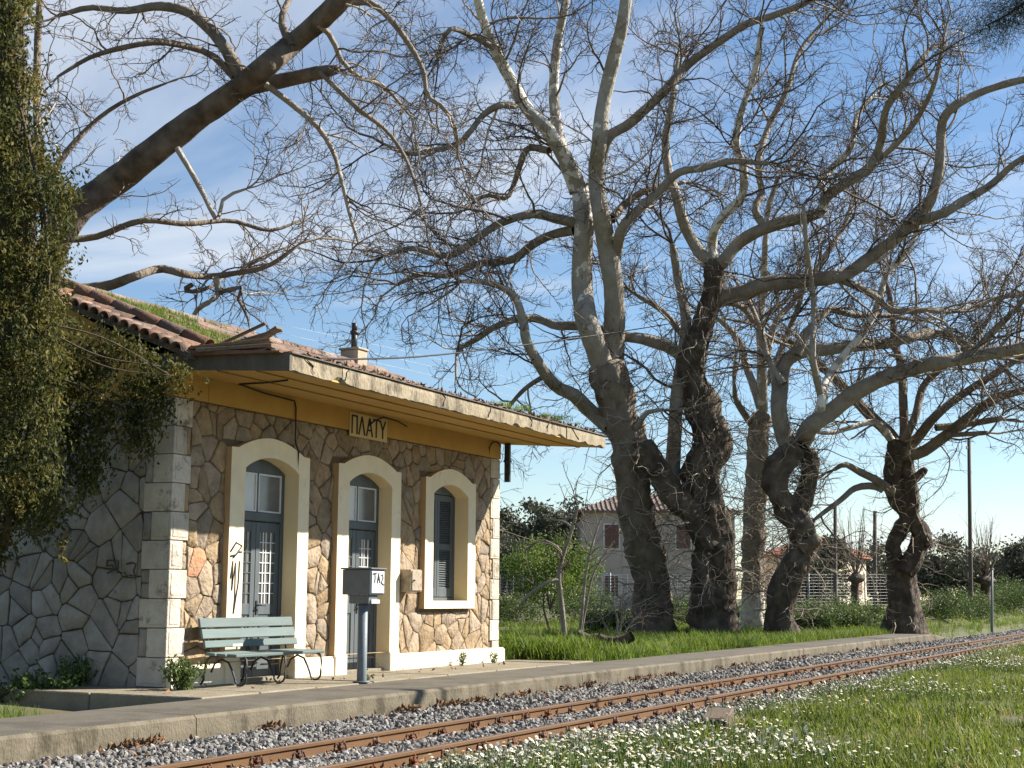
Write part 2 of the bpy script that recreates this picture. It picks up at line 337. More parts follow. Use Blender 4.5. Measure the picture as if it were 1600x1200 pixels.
M['weedleaf'] = attr_mat('weed_leaf', [(0.035, 0.062, 0.016), (0.08, 0.12, 0.03), (0.17, 0.20, 0.06)], 'tint', rough=0.55, transl=0.3)
M['dryleaf'] = attr_mat('dry_leaf', [(0.06, 0.03, 0.016), (0.15, 0.075, 0.035), (0.28, 0.16, 0.08)], 'tint', rough=0.8)
M['grass'] = attr_mat('grass_blade', [(0.075, 0.105, 0.016), (0.125, 0.165, 0.024), (0.19, 0.215, 0.042), (0.32, 0.26, 0.10)], 'RANDOM', rough=0.55, transl=0.45, mottled=(0.9, 1.1))
M['grass2'] = attr_mat('lush_blade', [(0.06, 0.10, 0.012), (0.115, 0.175, 0.020), (0.19, 0.25, 0.036), (0.28, 0.27, 0.07)], 'RANDOM', rough=0.55, transl=0.5, mottled=(0.7, .8))
M['petal'] = mat('daisy_petal', (0.78, 0.78, 0.72), (0.70, 0.70, 0.62), scale=10, bump=0)
M['disc'] = mat('daisy_disc', (0.65, 0.42, 0.03), (0.55, 0.33, 0.02), scale=10, bump=0)
M['stem'] = mat('daisy_stem', (0.09, 0.14, 0.03), (0.07, 0.11, 0.025), scale=10, bump=0)
M['pine'] = attr_mat('pine_needle', [(0.012, 0.02, 0.009), (0.03, 0.045, 0.018)], 'tint', rough=0.6)

# ------------------------------------------------------------------ ground, platform, track bed
F = 11.1                                  # plane of the station front
PL0, PL1, PLZ = 8.5, 9.75, 0.32           # platform: edge, back, top
def sstep(a, b, x): t = np.clip((x - a) / (b - a), 0, 1); return t * t * (3 - 2 * t)
def ground_z(x, y):
    x = np.asarray(x, float); y = np.asarray(y, float)
    z = 0.03 * np.sin(x * 0.7 + 1.3 * y) * np.cos(y * 0.9) * sstep(0.2, 2.0, np.abs(y - 7))
    near = sstep(5.7, 4.6, y) * (0.06 + 0.10 * sstep(14, 40, x))
    back = sstep(8.7, 9.3, y) * (0.10 + 0.17 * sstep(21.5, 23.5, x))
    left = sstep(12.25, 11.3, x) * sstep(9.6, 9.9, y) * 0.20
    bank = sstep(52, 66, x) * sstep(9.5, 12.5, y) * 0.5
    far = sstep(60, 140, np.hypot(x, y)) * 0.15
    return z - 0.03 + near + back + left + bank + far
def grid_axis(parts):
    a = []
    for lo, hi, st in parts: a += list(np.arange(lo, hi, st))
    return np.array(a + [parts[-1][1]])
gx = grid_axis([(-600, -60, 60), (-60, 0, 10), (0, 60, 0.7), (60, 120, 5), (120, 1500, 60)])
gy = grid_axis([(-600, -60, 60), (-60, -6, 6), (-6, 30, 0.4), (30, 90, 4), (90, 900, 60)])
GX, GY = np.meshgrid(gx, gy, indexing='ij')
GV = np.stack([GX, GY, ground_z(GX, GY)], -1).reshape(-1, 3)
ni, nj = GX.shape
ii, jj = np.meshgrid(np.arange(ni - 1), np.arange(nj - 1), indexing='ij'); b0 = (ii * nj + jj).ravel()
gf = np.stack([b0, b0 + nj, b0 + nj + 1, b0 + 1], -1)
o = obj_of('ground', np_mesh('ground', GV, gf, M['ground'])); tag(o, kind='structure')

def wob(x, k, a): return a * mnoise.noise((x * k, k * 3.1, 0.7))
# platform: a long concrete strip with an uneven, chipped front edge, ramping down at its far end
JX = [1.2, 10.78, 19.6, 28.3, 37.2]; xs = sorted([x for x in np.arange(-6, 60, 0.16) if min(abs(x - j) for j in JX) > .03] + [j + e for j in JX for e in (-.006, -.005, .005, .006)]); mb = MB(); prof = []
for x in xs:
    ramp = float(sstep(47.0, 52.5, x)); zt = PLZ - 0.30 * ramp + wob(x, 0.4, 0.006)
    y0 = PL0 + wob(x, 2.1, 0.012) + 0.02 * max(0, mnoise.noise((x * 5, 3, 1)))
    jt = min(abs(x - j) for j in JX) < .0055
    if jt: y0 += .02; zt -= .015
    prof.append([(x, y0, -0.2), (x, y0 - 0.004, zt - 0.14), (x, y0 + 0.002, zt - 0.03 + wob(x, 6, 0.01)), (x, y0 + 0.03, zt), (x, 9.1, zt + 0.006), (x, PL1, zt), (x, PL1 + .002, -0.2)])
mf = MB()
for q, keep in ((mb, (3, 4, 5)), (mf, (0, 1, 2))):
    q.v = [p for r in prof for p in r]
    for i in range(len(xs) - 1):
        for k in keep: a = i * 7 + k; q.f.append((a, a + 7, a + 8, a + 1)); q.sm.append(False)
pf = mb.build('platform', M['concrete_top']); tag(pf, kind='structure')
fo = mf.build('platform_face', M['concrete'], pf)
# paved slab round the station
mb = MB(); random.seed(3)
x = 12.45
while x < 22.9:
    w = U(0.9, 1.5); x1 = min(x + w, 23.0); dz = U(-0.006, 0.006)
    mb.box((x, PL1 + 0.012, -0.1), (x1 - 0.012, F + 0.2, 0.335 + dz), 0.012); x = x1
mb.box((12.45, F + 0.21, -0.1), (13.6, 17, 0.335), 0.012)
sl = mb.build('pavement_slab', M['slab']); tag(sl, kind='structure')

# ballast
def rock(seed, n=1):
    r = np.random.default_rng(seed); bm = bmesh.new(); bmesh.ops.create_icosphere(bm, subdivisions=n, radius=1)
    for v in bm.verts:
        d = v.co.normalized(); k = 0.75 + 0.5 * mnoise.noise(tuple(d * 1.3 + Vector((seed * 3.7, 1, 2)))); v.co = d * k
        for ax in range(3):
            lim = 0.62 + 0.2 * math.sin(seed * (ax + 1) * 1.7); v.co[ax] = max(-lim, min(lim, v.co[ax]))
    me = bpy.data.meshes.new('ballast_stone'); bm.to_mesh(me); bm.free(); me.materials.append(M['stone_b']); return source('ballast_stone', me)
def bed_z(x, y):
    return 0.035 + 0.055 * sstep(7.4, 8.3, y) - 0.05 * sstep(5.6, 5.0, y)
bx = np.concatenate([np.arange(-4, 60, 0.5), np.arange(60, 141, 5)]); by = np.array([4.7, 5.1, 5.5, 6, 6.5, 7, 7.5, 8, 8.51])
BX, BY = np.meshgrid(bx, by, indexing='ij'); BV = np.stack([BX, BY, bed_z(BX, BY) - 0.02], -1).reshape(-1, 3)
ni, nj = BX.shape; ii, jj = np.meshgrid(np.arange(ni - 1), np.arange(nj - 1), indexing='ij'); b0 = (ii * nj + jj).ravel()
o = obj_of('track_bed', np_mesh('track_bed', BV, np.stack([b0, b0 + nj, b0 + nj + 1, b0 + 1], -1), M['ballast_bed'])); tag(o, kind='structure')
def in_view(P, mu=160, mv=160):
    u, v, d = proj(P); return (d > 1) & (u > -mu) & (u < 1600 + mu) & (v > -mv) & (v < 1200 + mv)
def sample(n, x0, x1, y0, y1, power=1.0):
    t = rng.random(n); x = x0 * (x1 / x0) ** (t ** power); y = rng.uniform(y0, y1, n); return x, y
x1, y1 = sample(26000, 8, 26, 5.0, 8.48); x2, y2 = sample(14000, 26, 75, 5.0, 8.48)
x = np.concatenate([x1, x2]); y = np.concatenate([y1, y2])
keep = rng.random(len(x)) < 0.45 + 0.55 * sstep(5.2, 5.75, y)
x, y = x[keep], y[keep]
P = np.stack([x, y, bed_z(x, y) + rng.uniform(-0.012, 0.022, len(x))], -1)
keep = in_view(P) & (np.abs(y - 7.1) > 0.055) & (np.abs(y - 6.03) > 0.055); P = P[keep]; n = len(P)
s = rng.uniform(0.024, 0.056, n) * np.where(P[:, 0] > 26, 1.5, 1.0)
scatter('ballast', None, P, rng.uniform(0, 6.28, (n, 3)), np.stack([s, s * rng.uniform(0.7, 1.2, n), s * rng.uniform(0.6, 1, n)], -1),
        rng.integers(0, 5, n), [rock(i) for i in range(5)], 'loose grey crushed stones packed around the rails', 'ballast')

# ------------------------------------------------------------------ railway track
track = empty('railway_track', (20, 6.55, 0.03), 'single narrow rusty railway track running past the platform', 'railway track')
RZ = 0.165
def rail(yc):
    pr = [(-.05, 0), (.05, 0), (.05, .012), (.012, .026), (.009, .088), (.028, .098), (.028, .122), (.020, .128), (-.020, .128), (-.028, .122), (-.028, .098), (-.009, .088), (-.012, .026), (-.05, .012)]
    xs = [-6, 4, 8, 12, 16, 20, 25, 30, 40, 60, 90, 140]
    mb = MB(); n = len(pr)
    mb.v = [(x, yc + p[0], RZ - .128 + p[1] + wob(x, .3, .004)) for x in xs for p in pr]
    for i in range(len(xs) - 1):
        for k in range(n): a = i * n + k; b = i * n + (k + 1) % n; mb.f.append((a, b, b + n, a + n)); mb.sm.append(False)
    o = mb.build('rail', M['rust'], track)
    o.data.materials.append(M['railtop'])
    for p in o.data.polygons:
        if p.normal.z > 0.7 and p.center.z > RZ - 0.02 or (p.normal.z < -0.7 and p.center.z > RZ - 0.006): p.material_index = 1
    return o
for yc in (7.1, 6.03): rail(yc)
mb = MB(); mb.box((-.09, -.8, -.05), (.09, .8, .0), .02); sme = mb.mesh('sleeper', M['sleeper'])
k = 0
for x in np.arange(8.4, 40, 0.62):
    o = obj_of('sleeper', sme); o.location = (x, 6.56, 0.052 + U(-.012, .004)); o.rotation_euler.z = U(-.015, .015); setparent(o, track)
mb = MB()
mb.box((-.06, -.03, -.01), (.06, .05, .022), .008); mb.tube([(0, .02, 0), (0, .02, .075)], .016, 6); mb.box((-.028, -.005, .035), (.028, .045, .055), .006)
an = np.linspace(-0.4, math.pi + .9, 8); mb.tube([(-.045 + .026 * math.cos(t), .01 + .012 * math.sin(t * 2), .045 + .034 * math.sin(t)) for t in an], .010, 5)
mb.tube([(.045 - .026 * math.cos(t), .012, .042 + .032 * math.sin(t)) for t in an], .010, 5)
cme = mb.mesh('rail_clip', M['clip'])
for x in np.arange(8.4, 45, 0.62):
    for yc in (7.1, 6.03):
        for sg in (-1, 1):
            if sg == 1 and x > 24: continue
            o = obj_of('rail_clip', cme); o.location = (x + U(-.03, .03), yc + sg * .075, 0.05); o.rotation_euler = (U(-.1, .1), U(-.1, .1), (math.pi if sg < 0 else 0) + U(-.25, .25)); o.scale = (1, 1, U(.9, 1.25)); setparent(o, track)

# ------------------------------------------------------------------ station building
X0, X1, YB = 13.46, 22.05, 16.2
ST = empty('station_building', (17.75, 13.6, 0.3), 'small stone railway station with ochre eaves and cream window surrounds', 'building')
OPEN = [(14.78, 15.95, 0.34, 3.0), (17.2, 18.36, 0.34, 3.0), (19.63, 20.77, 1.34, 3.0)]    # openings
FRM = [(14.48, 16.20, 0.6), (16.91, 18.62, 0.6), (19.37, 21.03, 1.22)]                      # surrounds
WY0, WY1 = F + 0.03, F + 0.42
mb = MB()
cols = [X0 + .03] + [c + e for a in OPEN for c, e in zip(a[:2], (-.012, .012))] + [X1 - .03]
for i in range(0, len(cols), 2): mb.box((cols[i], WY0, .2), (cols[i + 1], WY1, 4.2))
for a in OPEN: mb.box((a[0] - .008, WY0 + .004, 3.185), (a[1] + .008, WY1 - .004, 4.19))
mb.box((OPEN[2][0] - .008, WY0 + .004, .21), (OPEN[2][1] + .008, WY1 - .004, 1.325))
fw = mb.build('front_wall', M['mortar_f'], ST)
mb = MB(); mb.box((X0 + .03, WY1 + .002, .2), (X0 + .4, YB, 4.0)); sw = mb.build('side_wall', M['mortar'], ST)
mb = MB(); mb.box((X1 - .4, WY1 + .002, .2), (X1 - .03, YB, 4.0)); mb.box((X0 + .41, YB - .35, .2), (X1 - .41, YB - .01, 4.0)); mb.box((X0 + .41, WY1, .2), (X1 - .41, YB - .36, .345))
mb.build('rear_walls', M['stone_s'], ST)

def clip_half(poly, a, b, c):             # keep a*x+b*y<=c
    res = []
    for i in range(len(poly)):
        p, q = poly[i], poly[(i + 1) % len(poly)]
        dp = a * p[0] + b * p[1] - c; dq = a * q[0] + b * q[1] - c
        if dp <= 0: res.append(p)
        if dp * dq < 0: t = dp / (dp - dq); res.append((p[0] + t * (q[0] - p[0]), p[1] + t * (q[1] - p[1])))
    return res
def area(p): return 0.5 * sum(p[i][0] * p[(i + 1) % len(p)][1] - p[(i + 1) % len(p)][0] * p[i][1] for i in range(len(p)))
def inset(poly, d):
    res = poly
    n = len(poly)
    for i in range(n):
        p, q = poly[i], poly[(i + 1) % n]; ex, ey = q[0] - p[0], q[1] - p[1]; L = math.hypot(ex, ey)
        if L < 1e-5: continue
        nx, ny = ey / L, -ex / L
        res = clip_half(res, nx, ny, nx * p[0] + ny * p[1] - d)
        if len(res) < 3: return []
    return res
def voronoi(u0, u1, v0, v1, st, rects, seed):
    r = random.Random(seed); pts = []
    nu = int((u1 - u0) / st); nv = int((v1 - v0) / (st * 0.9))
    for i in range(-1, nu + 2):
        for j in range(-1, nv + 2):
            pts.append((u0 + (i + .5 + .5 * (j % 2) + r.uniform(-.62, .62)) * (u1 - u0) / nu, v0 + (j + .5 + r.uniform(-.58, .58)) * (v1 - v0) / nv))
    pts = [p for p in pts if r.random() > .16] + [(p[0] + r.uniform(-.09, .09), p[1] + r.uniform(-.07, .07)) for p in pts if r.random() < .12]
    cells = []
    for a in pts:
        poly = [(u0, v0), (u1, v0), (u1, v1), (u0, v1)]
        for b in pts:
            if a is b or abs(a[0] - b[0]) > 4 * st or abs(a[1] - b[1]) > 4 * st: continue
            nx, ny = b[0] - a[0], b[1] - a[1]; poly = clip_half(poly, nx, ny, nx * (a[0] + b[0]) / 2 + ny * (a[1] + b[1]) / 2)
            if len(poly) < 3: break
        for (ra, rb, rc, rd) in rects:
            if len(poly) < 3: break
            if max(p[0] for p in poly) <= ra or min(p[0] for p in poly) >= rb or max(p[1] for p in poly) <= rc or min(p[1] for p in poly) >= rd: continue
            best = max(((area(q) if len(q) > 2 else 0, q) for q in (clip_half(poly, 1, 0, ra), clip_half(poly, -1, 0, -rb), clip_half(poly, 0, 1, rc), clip_half(poly, 0, -1, -rd))), key=lambda t: t[0])
            poly = best[1]
        if len(poly) >= 3 and area(poly) > 0.006: cells.append(poly)
    return cells
def stone_mesh(poly, fn, r, hgt, flip, mt, joint=0.0055):
    q = inset(poly, joint)
    if len(q) < 3 or area(q) < 0.003: return None
    p2 = []
    for i in range(len(q)):
        a, b = q[i], q[(i + 1) % len(q)]; L = math.hypot(b[0] - a[0], b[1] - a[1]); t = min(.25, .014 / max(L, 1e-4))
        for w in ([t, 1 - t] if L < .14 else [t, .5, 1 - t]):
            j = r.uniform(-.006, .006) if w == .5 else 0
            p2.append((a[0] + (b[0] - a[0]) * w + j, a[1] + (b[1] - a[1]) * w + j))
    cx = sum(p[0] for p in p2) / len(p2); cy = sum(p[1] for p in p2) / len(p2); n = len(p2)
    tilt = (r.uniform(-.05, .05), r.uniform(-.05, .05)); V = []
    for dist, w in ((0, -.02), (.003, hgt * .6), (.016, hgt)):
        for p in p2:
            dx, dy = p[0] - cx, p[1] - cy; L = math.hypot(dx, dy); k = max(.3, 1 - dist / L)
            ww = w + (r.uniform(-.007, .007) + tilt[0] * dx * k + tilt[1] * dy * k if w > 0 else 0)
            V.append(fn(cx + dx * k, cy + dy * k, ww))
    V.append(fn(cx, cy, hgt + r.uniform(-.004, .008)))
    Fs = []
    for k in range(2):
        for i in range(n): Fs.append((k * n + i, k * n + (i + 1) % n, (k + 1) * n + (i + 1) % n, (k + 1) * n + i))
    for i in range(n): Fs.append((2 * n + i, 2 * n + (i + 1) % n, 3 * n))
    if flip: Fs = [f[::-1] for f in Fs]
    me = bpy.data.meshes.new('stone'); me.from_pydata(V, [], Fs); me.polygons.foreach_set('use_smooth', [len(f) == 3 for f in Fs]); me.update(); me.materials.append(mt); return me
rr = random.Random(11); red_done = False
zc = np.linspace(.34, 3.74, 11); QA = [(.24, .42), (.33, .29)]
ff = lambda u, v, w: (u, WY0 - w, v)
fs = lambda u, v, w: (X0 + .03 - w, u, v)
rects = [(a + .03, b - .03, z - .05, 3.33) for a, b, z in FRM]
fill_f, fill_s = [], []
def rect_stones(u0, u1, v0, v1):
    k = rr.choice((1, 1, 2)); e = lambda: rr.uniform(-.006, .006); cuts = [v0] + ([v0 + (v1 - v0) * rr.uniform(.35, .65)] if k == 2 else []) + [v1]
    return [[(u0, cuts[i] + .001), (u1 + e(), cuts[i] + .001), (u1 + e(), cuts[i + 1] - .001), (u0, cuts[i + 1] - .001)] for i in range(k)]
for i in range(10):
    if i % 2 == 0:
        if zc[i] > .5: fill_f += rect_stones(X0 + QA[0][0], X0 + QA[1][0], zc[i], zc[i + 1]) + rect_stones(X1 - QA[1][0], X1 - QA[0][0], zc[i], zc[i + 1])
    else: fill_s += rect_stones(F + QA[1][1], F + QA[0][1], zc[i], zc[i + 1])
for c in voronoi(X0 + QA[1][0], X1 - QA[1][0], .52, 3.74, .275, rects, 5) + fill_f:
    me = stone_mesh(c, ff, rr, rr.uniform(.010, .026), False, M['stone_f'])
    if me:
        o = obj_of('stone', me, fw); mu, mv = sum(p[0] for p in c) / len(c), sum(p[1] for p in c) / len(c)
        if math.hypot(mu - 14.12, mv - 1.93) < .17 and not red_done: red_done = True; me.materials[0] = M['stone_r']; o['label'] = 'stone sprayed with red paint'
for c in voronoi(F + QA[0][1], 14.2, .25, 3.74, .285, [], 8) + fill_s:
    me = stone_mesh(c, fs, rr, rr.uniform(.014, .032), True, M['stone_s'])
    if me: obj_of('stone', me, sw)
# quoins: alternating long and short blocks with a drafted margin
def quoin(xa, xb, ya, yb, za, zb, parent, faces):
    mb = MB(); mb.box((xa, ya, za + .004), (xb, yb, zb - .004), .007)
    m_ = .04
    if 'f' in faces: mb.box((xa + m_, ya - .006, za + m_), (xb - m_, ya + .02, zb - m_), .005)
    if 'l' in faces: mb.box((xa - .006, ya + m_, za + m_), (xa + .02, yb - m_, zb - m_), .005)
    if 'r' in faces: mb.box((xb - .02, ya + m_, za + m_), (xb + .006, yb - m_, zb - m_), .005)
    mb.build('quoin', M['quoin'], parent)
for i in range(10):
    a, b = QA[i % 2]
    quoin(X0 - .004, X0 + a, F - .004, F + b, zc[i], zc[i + 1], fw, 'fl')
    quoin(X1 - a, X1 + .004, F - .003, F + b, zc[i], zc[i + 1], fw, 'fr')
# ochre band and gable
mb = MB(); mb.box((X0 - .01, F - .012, 3.745), (X1 + .01, F + .4, 4.10)); mb.build('ochre_band', M['yellow'], ST)
EZ, RY, RZ2, SL = 4.28, 13.5, 5.38, (5.38 - 4.28) / (13.5 - 10.82)
for xx in (X0 - .005, X1 - .25):
    mb = MB(); mb.prism([(F + .41, 3.75), (YB, 3.75), (YB, 4.2), (RY, RZ2 - .1), (F + .41, EZ)], lambda u, v, w: (w, u, v), xx, xx + .25); mb.build('gable', M['yellow'], ST)
# plinth
for k, (a, b) in enumerate(((X0 + .02, 14.74), (15.99, 17.17), (18.40, X1 + .06))):
    mb = MB(); ztop = .58 if k < 2 else .56
    n = max(2, int((b - a) / .35)); xs_ = np.linspace(a, b, n + 1)
    pr = []
    for x in xs_:
        j = U(-.008, .008); pr.append([(x, F - .085 + j, .30), (x, F - .08 + j, ztop - .03), (x, F - .055 + j, ztop + U(-.006, .006)), (x, F + .02, ztop + .004), (x, F + .02, .30)])
    mb.v = [p for r_ in pr for p in r_]
    for i in range(n):
        for q in range(5): A = i * 5 + q; B = i * 5 + (q + 1) % 5; mb.f.append((A, A + 5, B + 5, B)); mb.sm.append(False)
    mb.f += [tuple(range(5)), tuple(range(n * 5, n * 5 + 5))[::-1]]; mb.sm += [False] * 2
    mb.build('plinth', M['plinth'], ST)
# surrounds with shouldered segmental arches
def surround(fr, op, isdoor):
    a, b, zb = fr; c, d = op[:2]; N = 16
    outer = [(a, zb), (a, 2.2), (a, 3.24)]; inner = [(c, zb), (c, 2.2), (c, 3.0)]
    if not isdoor: inner[0] = (c, 1.34)
    for i in range(N + 1):
        t = i / N; xo = a + .14 + (b - a - .28) * t; xi = c + (d - c) * t
        hump = math.sin(math.pi * t) ** 0.9
        outer.append((xo, 3.245 + .175 * hump)); inner.append((xi, 3.0 + .17 * math.sin(math.pi * t) ** .8))
    outer += [(b, 3.24), (b, 2.2), (b, zb)]; inner += [(d, 3.0), (d, 2.2), (d, inner[0][1])]
    y0, y1 = F - .075, F + .04; n = len(outer)
    front = MB(); side = MB()
    front.v = [(p[0], y0, p[1]) for p in outer] + [(p[0], y0, p[1]) for p in inner]
    front.f = [(i, n + i, n + i + 1, i + 1) for i in range(n - 1)]; front.sm = [False] * (n - 1)
    if not isdoor: front.add([(a, y0, zb), (b, y0, zb), (d, y0, 1.34), (c, y0, 1.34)], [(0, 1, 2, 3)])
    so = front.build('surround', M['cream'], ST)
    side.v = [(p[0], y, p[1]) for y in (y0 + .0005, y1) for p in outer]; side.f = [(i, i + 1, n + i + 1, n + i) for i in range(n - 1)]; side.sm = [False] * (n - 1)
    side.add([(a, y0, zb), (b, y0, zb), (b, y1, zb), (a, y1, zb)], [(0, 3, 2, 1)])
    side.build('surround_edge', M['frame_side'], so)  # edge darker than the front: its shade is in the colour
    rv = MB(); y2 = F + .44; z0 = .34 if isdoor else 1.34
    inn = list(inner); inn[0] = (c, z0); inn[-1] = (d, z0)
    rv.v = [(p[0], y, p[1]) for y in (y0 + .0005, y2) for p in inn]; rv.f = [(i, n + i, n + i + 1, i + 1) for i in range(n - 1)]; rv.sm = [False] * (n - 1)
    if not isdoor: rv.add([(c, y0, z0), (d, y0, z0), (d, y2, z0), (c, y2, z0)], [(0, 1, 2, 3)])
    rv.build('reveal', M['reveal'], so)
    if isdoor:
        for xa, xb in ((a, c - .0), (d, b)):
            q = MB(); q.box((xa - .012, F - .10, .30), (xb + .004, F + .3 if xa > c else F + .04, zb - .004), .012); q.build('jamb_base', M['plinth'], so)
for i in range(3): surround(FRM[i], OPEN[i], i < 2)
# doors
def door(c, d, name, lab):
    yd = F + .15
    mb = MB(); w = d - c
    mb.box((c, yd, .34), (c + .06, yd + .08, 3.16), .008); mb.box((d - .06, yd, .34), (d, yd + .08, 3.16), .008)
    mb.box((c + .06, yd + .004, 2.98), (d - .06, yd + .076, 3.16), .006); mb.box((c + .06, yd - .012, 2.36), (d - .06, yd + .078, 2.48), .012)
    mb.box(((c + d) / 2 - .02, yd + .01, 2.48), ((c + d) / 2 + .02, yd + .07, 2.98), .005)
    fr = mb.build('door', M['door'], ST); fr['label'] = lab
    for k, (a, b) in enumerate(((c + .06, (c + d) / 2 - .02), ((c + d) / 2 + .02, d - .06))):
        p = MB(); p.box((a + .022, yd + .03, 2.50), (b - .022, yd + .045, 2.96)); p.build('pane', M['pane_w'] if k == 0 else M['pane'], fr)
        p = MB()
        for A, B in (((a, 2.48), (a + .02, 2.98)), ((b - .02, 2.48), (b, 2.98)), ((a + .02, 2.48), (b - .02, 2.5)), ((a + .02, 2.96), (b - .02, 2.98))): p.box((A[0], yd + .012, A[1]), (B[0], yd + .06, B[1]))
        p.build('pane_frame', M['whitew'], fr)
        lx0, lx1 = (c + .065, (c + d) / 2 - .003) if k == 0 else ((c + d) / 2 + .003, d - .065)
        l = MB(); s_ = .095; yl = yd + .018
        l.box((lx0, yl, .37), (lx0 + s_, yl + .045, 2.35), .006); l.box((lx1 - s_, yl, .37), (lx1, yl + .045, 2.35), .006)
        for z0, z1 in ((.37, .56), (1.16, 1.30), (2.22, 2.35)): l.box((lx0 + s_, yl + .002, z0), (lx1 - s_, yl + .043, z1), .004)
        l.build('door_leaf', M['door'], fr)
        p = MB(); p.box((lx0 + s_, yl + .018, .56), (lx1 - s_, yl + .03, 1.16)); p.box((lx0 + s_ + .035, yl + .004, .61), (lx1 - s_ - .035, yl + .02, 1.11), .01); p.build('panel', M['door'], fr)
        p = MB(); p.box((lx0 + s_, yl + .022, 1.30), (lx1 - s_, yl + .03, 2.22)); p.build('pane', M['pane'], fr)
        g = MB(); n_ = 7
        for q in range(1, n_): z = 1.30 + .92 * q / n_; g.box((lx0 + s_, yl + .006, z - .006), (lx1 - s_, yl + .016, z + .006))
        for t in (.22, .40, .72): x = lx0 + s_ + (lx1 - lx0 - 2 * s_) * t; g.box((x - .008, yl + .002, 1.30), (x + .008, yl + .012, 2.22))
        g.build('grille', M['mailfront'] if k else M['door'], fr)
    p = MB(); x = (c + d) / 2 + .05; p.box((x - .018, yd + .004, 1.16), (x + .018, yd + .02, 1.34), .004); p.tube([(x, yd, 1.28), (x, yd - .05, 1.28), (x + .10, yd - .055, 1.275)], .010, 6)
    p.build('handle', M['iron'], fr)
    p = MB(); p.box((c - .02, F + .0, .30), (d + .02, F + .5, .372), .01); p.build('threshold', M['slab'], fr)
door(14.78, 15.95, 'door', 'blue grey double door behind the slatted bench')
door(17.2, 18.36, 'door', 'blue grey double door behind the letter box post')
# shuttered window
c, d = 19.63, 20.77; yd = F + .17
mb = MB(); mb.box((c, yd, 1.34), (c + .05, yd + .08, 3.16), .006); mb.box((d - .05, yd, 1.34), (d, yd + .08, 3.16), .006); mb.box((c + .05, yd + .004, 3.03), (d - .05, yd + .078, 3.16), .006); mb.box((c + .05, yd + .002, 1.345), (d - .05, yd + .078, 1.39), .004)
win = mb.build('window', M['door'], ST)
for lx0, lx1 in ((c + .055, (c + d) / 2 - .004), ((c + d) / 2 + .004, d - .055)):
    l = MB(); s_ = .075; yl = yd + .01
    l.box((lx0, yl, 1.40), (lx0 + s_, yl + .04, 3.02), .005); l.box((lx1 - s_, yl, 1.40), (lx1, yl + .04, 3.02), .005)
    for z0, z1 in ((1.40, 1.54), (2.14, 2.24), (2.92, 3.02)): l.box((lx0 + s_, yl + .002, z0), (lx1 - s_, yl + .038, z1), .004)
    sh = l.build('shutter', M['door'], win)
    lv = MB()
    for z0, z1 in ((1.54, 2.14), (2.24, 2.92)):
        for z in np.arange(z0 + .015, z1, .036):
            lv.box((lx0 + s_, yl + .004, z - .004), (lx1 - s_, yl + .044, z + .004), rot=Matrix.Rotation(math.radians(38), 3, 'X'))
    lo = lv.build('louvers', M['door'], win); lo['kind'] = 'stuff'

# ------------------------------------------------------------------ canopy and roof
CX0, CX1, CY = 13.35, 22.62, 9.42
mb = MB(); mb.prism([(CY, 3.93), (F + .2, 4.06), (F + .2, 4.24), (CY, 4.10)], lambda u, v, w: (w, u, v), CX0 + .02, CX1 - .02)
can = mb.build('canopy', M['soffit'], ST)
for yy in (9.86, 10.42):
    q = MB(); za = 3.93 + (yy - CY) * .13 / (F + .2 - CY)
    q.prism([(yy - .022, za - .016), (yy + .022, za - .012), (yy + .022, za + .02), (yy - .022, za + .02)], lambda u, v, w: (w, u, v), CX0 + .03, CX1 - .03); q.build('soffit_moulding', M['soffit_l'], can)
x = CX0; random.seed(21)
while x < CX1 - .05:
    x1 = min(x + U(.9, 1.9), CX1)
    if CX1 - x1 < .5: x1 = CX1
    # one length of cast fascia, with nibbled lower edge
    n = max(3, int((x1 - x) / .09)); q = MB(); V = []; yo = CY - .035 + U(-.008, .008); zo = U(-.006, .006)
    for i in range(n + 1):
        xx = x + .004 + (x1 - x - .008) * i / n; chip = max(0, mnoise.noise((xx * 3.1, 5, 2)) - .08) * .16 + max(0, mnoise.noise((xx * 9, 5, 7)) - .2) * .06; e = U(-.007, .007)
        V += [(xx, yo, 3.925 + zo + chip + e), (xx, yo - .004, 4.06), (xx, yo + .0, 4.115 + zo), (xx, CY + .02, 4.115 + zo), (xx, CY + .02, 3.925 + zo)]
    q.v = V
    for i in range(n):
        for k in range(5): A = i * 5 + k; B = i * 5 + (k + 1) % 5; q.f.append((A, A + 5, B + 5, B)); q.sm.append(False)
    q.f += [(0, 1, 2, 3, 4), tuple(n * 5 + k for k in (4, 3, 2, 1, 0))]; q.sm += [False] * 2
    q.build('fascia', M['fascia'], can); x = x1
for k in range(7):                           # cracks running through the fascia: thin dark seams with depth
    x = [13.62, 14.6, 16.9, 18.35, 19.6, 20.35, 21.2][k]; q = MB(); pts = []
    z = 4.12; xx = x
    while z > 3.95: pts.append((xx, CY - .046, z)); z -= U(.02, .05); xx += U(-.03, .10) if k % 2 == 0 else U(-.06, .03)
    q.tube(pts, [U(.004, .011) for _ in pts], 4); q.build('crack', M['black'], can)
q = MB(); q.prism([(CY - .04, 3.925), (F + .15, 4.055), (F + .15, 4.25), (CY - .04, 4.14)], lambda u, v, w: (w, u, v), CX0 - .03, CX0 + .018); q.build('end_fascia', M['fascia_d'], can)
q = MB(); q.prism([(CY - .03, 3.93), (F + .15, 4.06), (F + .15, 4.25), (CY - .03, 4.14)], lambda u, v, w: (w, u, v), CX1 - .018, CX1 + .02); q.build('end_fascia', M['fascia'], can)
q = MB(); q.box((CX0 - .02, CY - .06, 4.122), (CX1 + .01, CY + .25, 4.140), .004); q.build('drip_edge', M['fascia_d'], can)
